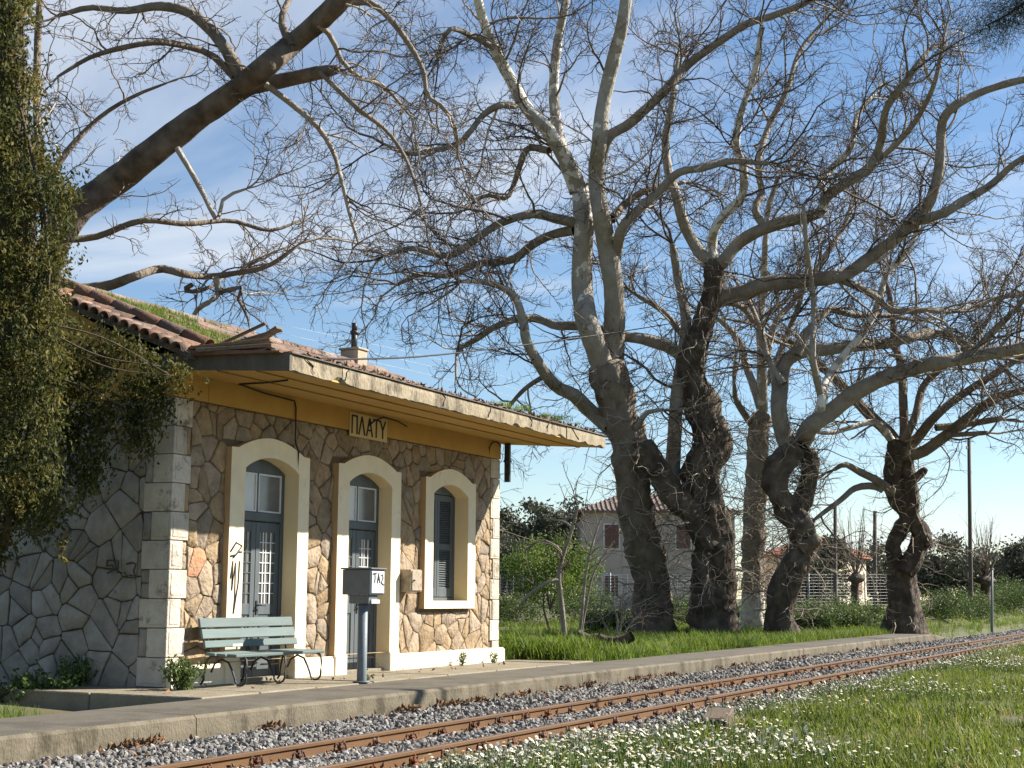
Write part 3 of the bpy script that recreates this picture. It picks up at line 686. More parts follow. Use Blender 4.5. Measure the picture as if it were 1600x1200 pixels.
# roof deck
RX0, RX1 = 13.22, 22.3
mb = MB(); mb.prism([(CY + .05, 4.15), (10.82, EZ - .03), (RY, RZ2 - .03), (YB + .3, EZ - .1), (YB + .3, EZ - .16), (RY, RZ2 - .12), (10.82, EZ - .1), (CY + .05, 4.13)][::-1], lambda u, v, w: (w, u, v), RX0 + .02, RX1)
roof = mb.build('roof', M['tile_d'], ST)
def tile_mesh(w, L, mt):
    n = 8; V = []; Fs = []
    for sy, lift in ((0, .022), (L, .0)):
        for th in (0, -.014):
            for i in range(n + 1):
                t = i / n; V.append(((t - .5) * w, sy, lift + th + .055 * max(0, math.sin(t * math.pi * 1.0)) ** 1.2 * (1.0 if t < 1 else 0)))
    m = n + 1
    for i in range(n):
        Fs += [(i, i + 1, 2 * m + i + 1, 2 * m + i), (m + i, i + m + 1, i + 1, i)]
    me = bpy.data.meshes.new('tile'); me.from_pydata(V, [], Fs); me.polygons.foreach_set('use_smooth', [True] * len(Fs)); me.update(); me.materials.append(mt); return me
TW = .235; tme = tile_mesh(TW, .44, M['tile']); tme_d = tile_mesh(TW, .44, M['tile_d'])
ncol = int((RX1 - RX0) / TW); stuffV = []; stuffF = []
tv = np.array([v.co for v in tme.vertices]); tf = [tuple(p.vertices) for p in tme.polygons]
sl2 = math.atan(SL); sl1 = math.atan((EZ - 4.19) / (10.82 - 9.4))
def put_tile(cx, yy, zz, ang, single):
    rx = ang + U(-.03, .03); rz = U(-.03, .03); zz += U(-.004, .012)
    if single:
        o = obj_of('tile', tme if ang > .2 else tme_d); o.location = (cx, yy, zz); o.rotation_euler = (rx, 0, rz); o.scale = (1, 1, 1 if ang > .2 else .55); setparent(o, roof)
    else:
        R_ = np.array(Matrix.Rotation(rz, 3, 'Z') @ Matrix.Rotation(rx, 3, 'X')); b = len(stuffV)
        stuffV.extend((tv @ R_.T + np.array([cx, yy, zz])).tolist()); stuffF.extend([tuple(b + i for i in f) for f in tf])
for i in range(ncol):
    cx = RX0 + .13 + TW * (i + .5)
    for r_ in range(4): put_tile(cx, 9.44 + .36 * r_ + U(-.03, .03), 4.138 + .36 * r_ * math.tan(sl1), sl1, r_ == 0)
    for r_ in range(8): put_tile(cx, 10.78 + .335 * r_ + U(-.01, .01), EZ + .0 + .335 * r_ * SL, sl2, i < 20)
    for r_ in range(8): put_tile(cx, RY + .05 + .34 * r_, RZ2 - .04 - .34 * r_ * SL, -sl2, False)
me = bpy.data.meshes.new('roof_tiles'); me.from_pydata(stuffV, [], stuffF); me.polygons.foreach_set('use_smooth', [True] * len(stuffF)); me.update(); me.materials.append(M['tile'])
o = obj_of('roof_tiles', me, roof); o['kind'] = 'stuff'
for i in range(int((RX1 - RX0) / .4)):       # ridge
    q = MB(); a = RX0 + .4 * i; an = np.linspace(0, math.pi, 7)
    P = [(a + dx, RY + .13 * sc * math.cos(t), RZ2 + .02 + .10 * sc * math.sin(t) + (.012 if dx else 0)) for dx, sc in ((0, 1.0), (.44, .9)) for t in an]
    q.add(P, [(k, k + 1, 8 + k, 7 + k) for k in range(6)], True); q.build('ridge_tile', M['tile'], roof)
# verge: dark barrel row up the rake and a row of short barrels over the gable edge
Ldir = Vector((0, 1, SL)).normalized()
def half_barrel(length, r0, r1, mt, name):
    an = np.linspace(-.1, math.pi + .1, 8); q = MB()
    P = [(r_ * math.cos(t), s_, r_ * math.sin(t)) for s_, r_ in ((0, r0), (length, r1)) for t in an] + [((r_ - .014) * math.cos(t), s_, (r_ - .014) * math.sin(t)) for s_, r_ in ((0, r0), (length, r1)) for t in an]
    q.add(P, [(k, k + 1, 9 + k, 8 + k) for k in range(7)] + [(16 + k, 24 + k, 25 + k, 17 + k) for k in range(7)] + [(k, 16 + k, 17 + k, k + 1) for k in range(7)] + [(8 + k, 9 + k, 25 + k, 24 + k) for k in range(7)], True)
    return q.mesh(name, mt)
vme = half_barrel(.46, .105, .09, M['tile_d'], 'verge_tile'); sme = half_barrel(.30, .085, .075, M['tile'], 'verge_barrel')
for k in range(7):
    p = Vector((RX0 + .34, 10.72, EZ + .05)) + Ldir * (.40 * k); o = obj_of('verge_tile', vme); o.location = p; o.rotation_euler = (math.atan(SL) + .03, 0, U(-.04, .04)); setparent(o, roof)
for k in range(17):
    p = Vector((RX0 - .10, 10.86, EZ - .03)) + Ldir * (.172 * k); o = obj_of('verge_tile', sme); o.location = p
    o.rotation_euler = Matrix((((0, 1, 0)), ((-math.cos(sl2), 0, math.sin(sl2) * -1 * -1)), ((-math.sin(sl2), 0, math.cos(sl2))))).to_euler() if False else (0, 0, 0)
    zax = Vector((0, -math.sin(sl2), math.cos(sl2))); yax = Vector((1, 0, .06)).normalized(); xax = yax.cross(zax).normalized(); zax = xax.cross(yax)
    mt_ = Matrix((xax, yax, zax)).transposed(); o.rotation_euler = (mt_ @ Matrix.Rotation(U(-.05, .05), 3, 'Z')).to_euler(); setparent(o, roof)
q = MB(); q.prism([(10.7, EZ - .15), (RY, RZ2 - .14), (RY, RZ2 - .07), (10.7, EZ - .08)], lambda u, v, w: (w, u, v), RX0 - .02, RX0 + .3); q.build('verge_board', M['fascia_d'], roof)
# chimney
ch = MB(); ch.box((20.97, 13.34, 4.9), (21.29, 13.70, 5.66), .01); cho = ch.build('chimney', M['chim'], ST)
q = MB(); q.box((20.945, 13.315, 5.662), (21.315, 13.725, 5.70), .008); q.build('chimney_cap', M['chim'], cho)
q = MB(); q.tube([(21.13, 13.52, 5.70), (21.13, 13.52, 6.0)], .055, 10); q.tube([(21.13, 13.52, 5.96), (21.13, 13.52, 6.02)], .075, 10); q.tube([(21.13, 13.52, 6.03), (21.13, 13.52, 6.16)], .05, 10); q.build('chimney_pipe', M['iron'], cho)
# downpipe stub at the right corner, cables on the wall
q = MB(); q.box((22.13, 10.96, 3.36), (22.2, 11.06, 4.03), .01); q.box((22.12, 10.95, 3.7), (22.21, 11.07, 3.74), .004); q.build('downpipe', M['iron'], ST)
q = MB(); yc = F - .03
q.tube([(14.1, 9.95, 3.955), (14.3, 10.4, 3.98), (14.55, 11.0, 4.03), (15.2, yc, 4.0), (15.86, yc, 3.985), (15.9, yc, 3.9), (15.9, yc, 3.45)] + [(15.9, F - .09, 3.3), (15.9, F - .09, 3.05)], .011, 5)
q.build('wall_cable', M['black'], ST)
q = MB(); q.tube([(17.75, yc, 3.86), (17.82, yc - .05, 3.94), (17.95, yc - .12, 4.0), (18.4, yc - .1, 3.99), (18.75, yc - .05, 3.95)], .012, 5); q.build('wall_cable', M['black'], ST)
q = MB(); an = np.linspace(0, math.pi * .9, 9); q.tube([(21.6, yc, 3.75), (21.6, yc, 3.92)] + [(21.8 - .2 * math.cos(t), yc - .02, 3.92 + .1 * math.sin(t)) for t in an], .011, 5); q.build('wall_cable', M['black'], ST)
q = MB(); q.box((14.06, F - .02, 3.75), (14.16, F - .0135, 4.03)); q.build('paint_patch', M['yellow'], ST)

# ------------------------------------------------------------------ station sign
sg = empty('station_sign', (17.75, F - .02, 3.68), 'ochre painted station name panel with tall black Greek letters', 'sign')
q = MB(); q.box((17.24, F - .030, 3.66), (18.26, F - .0125, 4.0), .003); q.build('plaque', M['plaque'], sg)
def stroke(q, p, r, y, w=.026, th=.010):
    a, b = Vector((p[0], p[1])), Vector((r[0], r[1])); d_ = (b - a).normalized(); n_ = Vector((-d_.y, d_.x)) * w / 2
    pts = [a - n_, b - n_, b + n_, a + n_]
    q.prism([(t.x, t.y) for t in pts], lambda u, v, ww: (u, y - ww, v), 0, th)
zb_, zt_ = 3.70, 3.965
def letter(x, segs, wd):
    q = MB()
    for k, (a, b) in enumerate(segs): stroke(q, (x + a[0] * wd, zb_ + a[1] * (zt_ - zb_)), (x + b[0] * wd, zb_ + b[1] * (zt_ - zb_)), F - .029 - .0006 * k)
    q.build('letter', M['black'], sg)
letter(17.29, [((0, 0), (0, 1)), ((1, 0), (1, 1)), ((-.1, .97), (1.1, .97))], .13)
letter(17.47, [((0, 0), (.5, 1)), ((1, 0), (.5, 1))], .16)
letter(17.68, [((0, 0), (.5, 1)), ((1, 0), (.5, 1)), ((.2, .33), (.8, .33))], .16)
letter(17.87, [((.5, 0), (.5, 1)), ((-.05, .97), (1.05, .97))], .15)
letter(18.05, [((.5, 0), (.5, .5)), ((.5, .48), (0, 1)), ((.5, .48), (1, 1))], .15)

# ------------------------------------------------------------------ bench
bn = empty('park_bench', (14.8, 10.65, .34), 'green grey slatted bench on black curled iron legs against the station wall', 'bench')
slats = [((10.98, 1.075), .115, 12), ((10.94, .945), .115, 12), ((10.895, .825), .085, 12)]
for (yy, zz), wdt, tl in slats:
    q = MB(); q.box((13.90, yy - .016, zz - wdt / 2), (15.80, yy + .016, zz + wdt / 2), .006, rot=Matrix.Rotation(math.radians(-tl), 3, 'X')); q.build('back_slat', M['bench'], bn)
for yy, zz, wdt in ((10.77, .715, .13), (10.615, .708, .13), (10.46, .705, .14)):
    q = MB(); q.box((13.86, yy - wdt / 2, zz - .017), (15.70, yy + wdt / 2, zz + .017), .006, rot=Matrix.Rotation(math.radians(3), 3, 'X')); q.build('seat_slat', M['bench'], bn)
q = MB(); q.box((14.42, 10.868, .79), (14.62, 10.874, .82)); q.build('sticker', M['mailfront'], bn)
for xx in (14.02, 14.8, 15.58):
    q = MB()
    q.tube([(xx, 11.0, 1.15), (xx, 10.965, .98), (xx, 10.915, .80), (xx, 10.88, .69)], .015, 7)
    q.tube([(xx, 10.40, .69), (xx, 10.65, .69), (xx, 10.88, .69), (xx, 10.95, .62), (xx, 10.97, .50), (xx, 10.98, .40), (xx, 11.02, .352)], .014, 7)
    ang = np.linspace(0, math.pi, 9)
    q.tube([(xx, 10.40, .69), (xx, 10.365, .66), (xx, 10.35, .58), (xx, 10.36, .46)] + [(xx, 10.44 - .08 * math.cos(t), .43 - .075 * math.sin(t)) for t in ang] + [(xx, 10.56, .52), (xx, 10.62, .62), (xx, 10.72, .655), (xx, 10.82, .60), (xx, 10.87, .50)], .013, 7)
    q.build('leg', M['iron'], bn)

# ------------------------------------------------------------------ letter box on its post, box on the wall
mbx = empty('letter_box', (15.66, 9.80, .34), 'grey steel letter box on a blue grey pipe post with black tag', 'letter box')
q = MB(); q.tube([(15.66, 9.80, .33), (15.66, 9.80, .36), (15.66, 9.80, 1.36)], .062, 16); q.build('post', M['mailpost'], mbx)
q = MB(); q.tube([(15.66, 9.80, .335), (15.66, 9.80, .352)], .11, 12); q.build('base_plate', M['mailpost'], mbx)
q = MB(); q.box((15.52, 9.62, 1.42), (15.87, 10.03, 1.735), .008); bo = q.build('body', M['mailbox'], mbx)
q = MB(); q.box((15.50, 9.59, 1.737), (15.89, 10.05, 1.757), .005); q.build('lid', M['mailbox'], mbx)
q = MB(); q.box((15.545, 9.606, 1.44), (15.845, 9.619, 1.715), .004); dr = q.build('door_panel', M['mailfront'], mbx)  # far paler than the body: sunlight on the front put into the colour
q = MB(); q.box((15.56, 9.66, 1.31), (15.78, 9.95, 1.418), .006); q.build('collection_tray', M['mailbox'], mbx)
q = MB(); q.box((15.60, 9.64, 1.31), (15.80, 9.655, 1.36), .003); q.build('tray_lip', M['mailfront'], mbx)
def scrawl(lines, r, mt, parent, name='graffiti'):
    q = MB()
    for l in lines: q.tube(l, r, 5)
    return q.build(name, mt, parent)
yg = 9.605
L = lambda pts: [(15.55 + a * .30, yg, 1.44 + b * .275) for a, b in pts]
scrawl([L([(.06, .86), (.18, .90), (.32, .90)]), L([(.20, .9), (.22, .7), (.19, .48)]), L([(.40, .45), (.48, .9), (.60, .48)]), L([(.42, .65), (.58, .62)]), L([(.68, .8), (.82, .85), (.85, .68), (.70, .48), (.92, .38)])], .010, M['graf'], mbx)
wb = empty('meter_box', (18.8, 11.0, 1.47), 'rust stained metal meter box on the wall left of the shuttered window', 'box')
q = MB(); q.box((18.66, 10.86, 1.47), (18.99, F + .02, 1.80), .008); q.build('body', M['wallbox'], wb)
q = MB(); q.box((18.685, 10.845, 1.49), (18.975, 10.858, 1.78), .004); q.build('door', M['wallbox'], wb)
q = MB(); q.tube([(18.72, 10.84, 1.64), (18.72, 10.82, 1.64)], .014, 6); q.build('lock', M['iron'], wb)
q = MB(); q.tube([(18.62, F - .02, 1.72), (18.60, F - .05, 1.62), (18.63, F - .06, 1.5), (18.62, F - .02, 1.40)], .012, 5); q.build('cable', M['wallbox'], wb)
# writing on the walls
gs = X0 - .022
T = lambda pts, y0, z0, s_: [(gs, y0 - a * s_, z0 + b * s_) for a, b in pts]
scrawl([T([(.8, 1), (0, 1), (0, .55), (.6, .6), (.75, .25), (.1, 0)], 12.02, 1.66, .15), T([(0, 1), (0, 0)], 11.85, 1.66, .15), T([(0, .9), (.5, 1), (.9, .9), (.7, .4), (.9, 0), (.3, .1)], 11.72, 1.62, .16), T([(0, .3), (.3, 0)], 11.75, 1.62, .16)], .011, M['graf'], sw)
yp = F - .079
G = lambda pts: [(14.49 + a * .27, yp, 1.18 + b * .95) for a, b in pts]
scrawl([G([(.1, .80), (.5, .92), (.95, .88), (.5, .76), (.1, .74)]), G([(.3, .72), (.7, .80), (.95, .80)])], .012, M['graf'], fw)
scrawl([G([(.15, .45), (.3, .68), (.28, .3)]), G([(.28, .3), (.5, .66), (.52, .2), (.45, 0)]), G([(.45, 0), (.75, .4), (.8, .68)])], .009, M['graf'], fw)

# ------------------------------------------------------------------ loose boards on the canopy corner
random.seed(4)
bd = [((380, 549), (436, 512), 17.2, 'long pale broken board jutting highest over the canopy corner', .13, .035),
      ((330, 545), (415, 505), 17.5, 'thin dark stick leaning at the back of the board heap', .05, .03),
      ((300, 545), (425, 532), 17.0, 'flat brown board lying in the middle of the heap on the canopy', .16, .04),
      ((310, 549), (428, 541), 16.8, 'lowest wide brown board resting on the dark canopy edge', .18, .045),
      ((345, 543), (440, 515), 17.35, 'weathered board crossing behind the pale one on the canopy', .10, .03)]
for a, b, d_, lab, wd, th in bd:
    p, r_ = Vector(at(*a, d_)), Vector(at(*b, d_ - .15)); ax = (r_ - p); Lb = ax.length; ax.normalize()
    zax = Vector((0, 0, 1)); yax = zax.cross(ax).normalized(); zax = ax.cross(yax)
    q = MB(); q.box((0, -wd / 2, -th / 2), (Lb, wd / 2, th / 2), .005); o = q.build('broken_board', M['board'])
    o.matrix_world = Matrix.Translation(p) @ Matrix((ax, yax, zax)).transposed().to_4x4(); tag(o, lab, 'board', 'loose boards on the canopy corner')

# ------------------------------------------------------------------ bare plane trees
def catmull(P, K):
    P = np.array(P, float); Q = np.vstack([2 * P[0] - P[1], P, 2 * P[-1] - P[-2]])
    seg = np.linalg.norm(np.diff(P, axis=0), axis=1); cum = np.concatenate([[0], np.cumsum(seg)]); t = np.linspace(0, cum[-1], K)
    res = []
    for x in t:
        i = min(np.searchsorted(cum, x, side='right') - 1, len(P) - 2); w = (x - cum[i]) / max(seg[i], 1e-9)
        a, b, c, d = Q[i], Q[i + 1], Q[i + 2], Q[i + 3]
        res.append(.5 * ((2 * b) + (c - a) * w + (2 * a - 5 * b + 4 * c - d) * w * w + (3 * b - a - 3 * c + d) * w ** 3))
    return np.array(res)
def unit(v): return v / (np.linalg.norm(v, axis=-1, keepdims=True) + 1e-9)
def grow(S, D, L, r0, K, wig, trop, r_end=.35):
    N = len(S); P = np.zeros((N, K + 1, 3)); P[:, 0] = S; D = unit(D)
    for k in range(K):
        D = unit(D + rng.normal(0, wig, (N, 3)) + trop); P[:, k + 1] = P[:, k] + D * (L / K)[:, None]
    R = r0[:, None] * np.linspace(1, r_end, K + 1)[None]
    return P, R
def spawn(P, R, per_m, a0, a1, f0, f1, rf, tmin=.12, lmin=.12, lmax=9):
    N, K1, _ = P.shape; L = np.linalg.norm(np.diff(P, axis=1), axis=2).sum(1)
    cnt = rng.poisson(np.maximum(L * per_m, .4)); idx = np.repeat(np.arange(N), cnt); n = len(idx)
    t = rng.uniform(tmin, 1, n); x = t * (K1 - 1); i = np.minimum(x.astype(int), K1 - 2); w = (x - i)[:, None]
    S = P[idx, i] * (1 - w) + P[idx, i + 1] * w; T = unit(P[idx, i + 1] - P[idx, i])
    rr_ = rng.normal(size=(n, 3)); pr = unit(rr_ - T * (rr_ * T).sum(1, keepdims=True)); a = rng.uniform(a0, a1, n)[:, None]
    D = T * np.cos(a) + pr * np.sin(a)
    ln = np.clip(L[idx] * (1 - .55 * t) * rng.uniform(f0, f1, n), lmin, lmax)
    rad = (R[idx, i] * (1 - w[:, 0]) + R[idx, i + 1] * w[:, 0]) * rf
    return S, D, ln, rad, idx
def limb_arrays(P, R, n, seed, rough):
    K = len(P); T = unit(np.gradient(P, axis=0)); A = np.zeros_like(P); a = np.cross(T[0], [.31, .52, .79]); A[0] = a / np.linalg.norm(a)
    for k in range(1, K): a = A[k - 1] - T[k] * (A[k - 1] @ T[k]); A[k] = a / (np.linalg.norm(a) + 1e-9)
    B = np.cross(T, A); an = np.arange(n) * 2 * np.pi / n
    V = (P[:, None] + (A[:, None] * np.cos(an)[None, :, None] + B[:, None] * np.sin(an)[None, :, None]) * R[:, None, None]).reshape(-1, 3)
    i = np.arange(n); j = (i + 1) % n; b0 = (np.arange(K - 1) * n)[:, None]
    Fq = np.stack([b0 + i, b0 + j, b0 + n + j, b0 + n + i], -1).reshape(-1, 4)
    if rough:
        off = np.array([mnoise.fractal((v[0] * 2.6 + seed, v[1] * 2.6, v[2] * 1.3), .75, 2.1, 6) for v in V]); off2 = np.array([mnoise.noise(tuple(v * .55 + seed)) for v in V])
        c = np.repeat(P, n, axis=0); rv = np.repeat(R, n)
        fl = np.array([mnoise.noise((math.atan2(d_[1], d_[0]) * 2.8 + seed, v[2] * .30, seed)) for v, d_ in zip(V, V - c)])
        V = c + (V - c) * (1 + rough * (off * .26 + off2 * .15 + fl * .24))[:, None]
    return V, Fq

def plane_tree(name, label, group, base, d0, limbs, seed, dens=1.0, l1=(1.2, 5.0), trop=(0, 0, .03), tw=1.15, shoots=0, wash=None, extra=0):
    """limbs: (pixel path, radius px start, end, depth drift at start, at end, paleness, spawn?) traced at distance d0"""
    global rng
    rng = np.random.default_rng(seed)
    t = empty(name, tuple(base), label, 'tree', group)
    allP = []; PL = []
    for li, (path, ra, rb, da, db, pale, sp) in enumerate(limbs):
        path = list(path); n = len(path); pts = []
        Lp = np.concatenate([[0], np.cumsum([math.hypot(path[i + 1][0] - path[i][0], path[i + 1][1] - path[i][1]) for i in range(n - 1)])]); Lp = Lp / Lp[-1]
        for i in range(n):
            dd = d0 + da + (db - da) * Lp[i] + (rng.normal(0, .25) if 0 < i and not (sp == 0) else 0)
            pts.append(at(*path[i], dd))
        if sp and d0 > 30: pale = tuple(min(1, p_ + .2) for p_ in pale) if isinstance(pale, tuple) else min(1, pale + .2)
        pts = np.array(pts); Ltot = np.linalg.norm(np.diff(pts, axis=0), axis=1).sum(); K = max(8, int(Ltot / (.10 if sp == 0 else .22)))
        Q = catmull(pts, K)
        w = np.linspace(0, 1, K); R = (ra * (1 - w) + rb * w) * d0 / FPX
        if sp == 0 and li == 0: R = R * (1 + .26 * np.exp(-w * Ltot / .4))      # root flare
        rough = 1.15 if sp == 0 else .4
        R[-1] *= .72; R[-2] *= .92
        V, Fq = limb_arrays(Q, R, (26 if sp == 0 else 16) if ra > 12 else 10, seed * 3.3 + li, rough)
        b = len(V)
        V = np.vstack([V, Q[-1][None] + (Q[-1] - Q[-2])[None] * .1]); n_ = (26 if sp == 0 else 16) if ra > 12 else 10
        capf = np.array([[b - n_ + i, b - n_ + (i + 1) % n_, b, b] for i in range(n_)])
        me_V = V; tri = [tuple(f) for f in Fq.tolist()] + [(f[0], f[1], f[2]) for f in capf.tolist()]
        pl = np.concatenate([np.repeat(pale[0] * (1 - w) + pale[1] * w, n_), [pale[1]]]) if isinstance(pale, tuple) else np.full(len(V), pale)
        me = bpy.data.meshes.new('trunk' if sp == 0 else 'limb'); me.from_pydata(me_V.tolist(), [], tri); me.polygons.foreach_set('use_smooth', [True] * len(tri))
        a_ = me.attributes.new('pale', 'FLOAT', 'POINT'); a_.data.foreach_set('value', pl.astype(np.float32)); me.update(); me.materials.append(M['bark'])
        tk = obj_of('trunk' if sp == 0 else 'limb', me, t)
        if wash and li == 0:
            kk = int(K * wash); q = limb_arrays(Q[:kk + 1], R[:kk + 1] * 1.03, 26, seed * 3.3 + li, rough); obj_of('whitewash_coat', np_mesh('whitewash_coat', q[0], q[1], M['whitewash']), tk)
        if sp: allP.append((Q, R, sp, pl[0]))
        else: PL.append((Q, R))
    # branches in four orders
    VS, FS, PA = [], [], []; off = 0
    def emit(P, R, n, pv):
        nonlocal off
        V, Fq = tube_arrays(P, R, n); VS.append(V); FS.append(Fq + off); off += len(V); PA.append(np.repeat(pv, P.shape[1] * n))
    S1, D1, L1, R1 = [], [], [], []
    for Q, R, sp, pv in allP:
        L = np.linalg.norm(np.diff(Q, axis=0), axis=1).sum()
        S, D, ln, rad, _ = spawn(Q[None], R[None], 2.2 * dens * sp, .5, 1.25, .25, .6, .5, tmin=.15)
        tt = len(S); ln = rng.uniform(l1[0], l1[1], tt) * rng.uniform(.5, 1, tt)
        # the limb goes on beyond what was traced
        S = np.vstack([S, Q[-1:], Q[-1:], Q[-1:]]); e = unit(Q[-1] - Q[-3]); D = np.vstack([D, e + rng.normal(0, .3, 3), e + rng.normal(0, .45, 3), e + rng.normal(0, .6, 3)]); ln = np.concatenate([ln, rng.uniform(l1[1] * .5, l1[1], 3)]); rad = np.concatenate([rad, [R[-1] * .9, R[-1] * .7, R[-1] * .6]])
        S1.append(S); D1.append(D); L1.append(ln); R1.append(np.clip(rad, .011, .006 + .0085 * ln))
    S1 = np.vstack(S1); D1 = np.vstack(D1); L1 = np.concatenate(L1); R1 = np.concatenate(R1)
    trop = np.array(trop)
    P1, Rr1 = grow(S1, D1, L1, R1, 12, .21, trop, .22); emit(P1, Rr1, 4, np.clip(rng.normal(.58, .3, len(P1)), .1, 1))
    S, D, ln, rad, ix = spawn(P1, Rr1, 3.1 * dens, .5, 1.3, .22, .55, .6, lmin=.35, lmax=2.6)
    P2, Rr2 = grow(S, D, ln, np.clip(rad, .009, .018), 6, .25, trop, .5); emit(P2, Rr2, 3, np.clip(rng.normal(.28, .22, len(P2)), .0, 1))
    S, D, ln, rad, ix = spawn(P2, Rr2, 4.4 * dens, .5, 1.35, .3, .7, .65, lmin=.2, lmax=1.2)
    P3, Rr3 = grow(S, D, ln, np.clip(rad, .0055 * tw, .0095 * tw), 4, .27, trop, .6); emit(P3, Rr3, 3, np.clip(rng.normal(.18, .15, len(P3)), .0, 1))
    S, D, ln, rad, ix = spawn(P3, Rr3, 2.6 * dens, .5, 1.3, .4, .8, .75, lmin=.12, lmax=.6)
    P4, Rr4 = grow(S, D, ln, np.clip(rad, .0045 * tw, .007 * tw), 2, .3, trop, .7); emit(P4, Rr4, 3, np.clip(rng.normal(.15, .13, len(P4)), .0, 1))
    if shoots:
        for Q, R in PL:
            S, D, ln, rad, _ = spawn(Q[None], R[None], shoots, 1.0, 1.6, .3, .5, .2, tmin=.05)
            if not len(S): continue
            S = S + unit(D) * rad[:, None] * 4; ln = rng.uniform(.5, 1.9, len(S))
            Pa, Ra = grow(S, D, ln, rng.uniform(.010, .022, len(S)), 7, .33, np.array([0, 0, -.02]), .35); emit(Pa, Ra, 4, np.clip(rng.normal(.85, .2, len(Pa)), .3, 1))
            S, D, ln, rad, _ = spawn(Pa, Ra, 3.5, .5, 1.2, .3, .6, .6, lmin=.2, lmax=.8)
            Pb, Rb = grow(S, D, ln, np.clip(rad, .005, .009), 4, .33, np.array([0, 0, 0.02]), .5); emit(Pb, Rb, 3, np.clip(rng.normal(.6, .25, len(Pb)), .1, 1))
    cr_ = obj_of('crown', np_mesh('crown', np.vstack(VS), np.vstack(FS), M['twig'], {'pale': np.concatenate(PA)}), t); cr_['kind'] = 'stuff'
    return t
GRP = 'bare plane trees along the platform'
def bd(u, v, z=.28): p = onz(u, v, z); d = float(proj(p)[2]); return p, d
b1, d1 = bd(1015, 996); b2, d2 = bd(1118, 997); b3, d3 = bd(1178, 990); b4, d4 = bd(1222, 999); b5, d5 = bd(1412, 991)

plane_tree('plane_tree', 'tall forked bare plane tree with pale stems just right of the station', GRP, b1, d1, [
    ([(1021, 1000), (1020, 960), (1014, 880), (996, 805), (985, 740), (978, 685), (966, 635), (951, 585), (946, 565)], 29, 25, 0, 0, (.10, .5), 0),
    ([(948, 600), (938, 560), (918, 505), (911, 460), (910, 410), (913, 350), (906, 290)], 18, 15, 0, .3, (.6, .9), .5),
    ([(955, 600), (958, 550), (960, 490), (957, 440), (948, 385), (938, 330), (932, 275), (936, 220), (945, 150), (960, 90), (975, 25), (982, -40), (990, -120)], 18, 7, 0, -1.2, (.5, 1.0), .8),
    ([(906, 295), (885, 250), (858, 205), (825, 172), (798, 125), (772, 75), (756, 35), (742, -20), (720, -90)], 13, 5, .3, -1.5, (.9, .95), 1),
    ([(900, 300), (878, 235), (868, 180), (866, 120), (872, 60), (884, 0), (890, -80)], 11, 5, .3, 1.4, (.85, .75), 1),
    ([(936, 262), (950, 215), (985, 192), (1040, 140), (1075, 101), (1127, 63), (1166, 38), (1208, 24), (1267, 0), (1330, -40)], 9, 4, -.2, -2.5, .35, 1.2),
    ([(952, 668), (920, 640), (896, 617), (869, 603), (852, 583), (835, 556), (822, 532), (818, 505), (802, 461), (761, 441), (720, 440)], 13, 3.5, 0, -2.5, (.4, .9), 1.2),
    ([(850, 588), (822, 606), (798, 632), (780, 660)], 4, 2.5, -.9, -1.6, .2, .6),
    ([(899, 348), (862, 340), (836, 334), (800, 342), (773, 353), (738, 378), (706, 399), (672, 395), (640, 388), (600, 400)], 8, 3.5, .2, -2.4, .35, 1.3),
    ([(896, 360), (862, 367), (829, 384), (805, 404), (770, 410), (741, 414), (700, 431), (660, 428), (620, 445)], 8, 3.5, .2, 2.5, .3, 1.3),
    ([(858, 235), (825, 232), (812, 260), (802, 290), (790, 310), (760, 305), (735, 320)], 6, 3, .3, 1.5, .3, 1.2),
    ([(805, 165), (780, 165), (755, 180), (735, 205), (715, 225), (680, 235), (640, 240), (600, 225)], 6, 3, -.5, -2.6, .4, 1.3),
    ([(772, 75), (735, 55), (705, 45), (690, 65), (685, 90)], 5, 3, -1, -2, .3, 1.2),
    ([(955, 343), (980, 316), (1004, 300), (1035, 290), (1070, 285)], 7, 4, 0, 2, .3, 1.2),
    ([(957, 420), (962, 402), (972, 357), (1004, 322), (1030, 300), (1060, 270), (1100, 262), (1140, 252), (1200, 255)], 9, 4, 0, -2, .5, 1.2),
    ([(985, 680), (1000, 660), (1010, 645), (1035, 640)], 5, 3.5, 0, -.7, .5, .3),
], 101, 1.0, shoots=26)
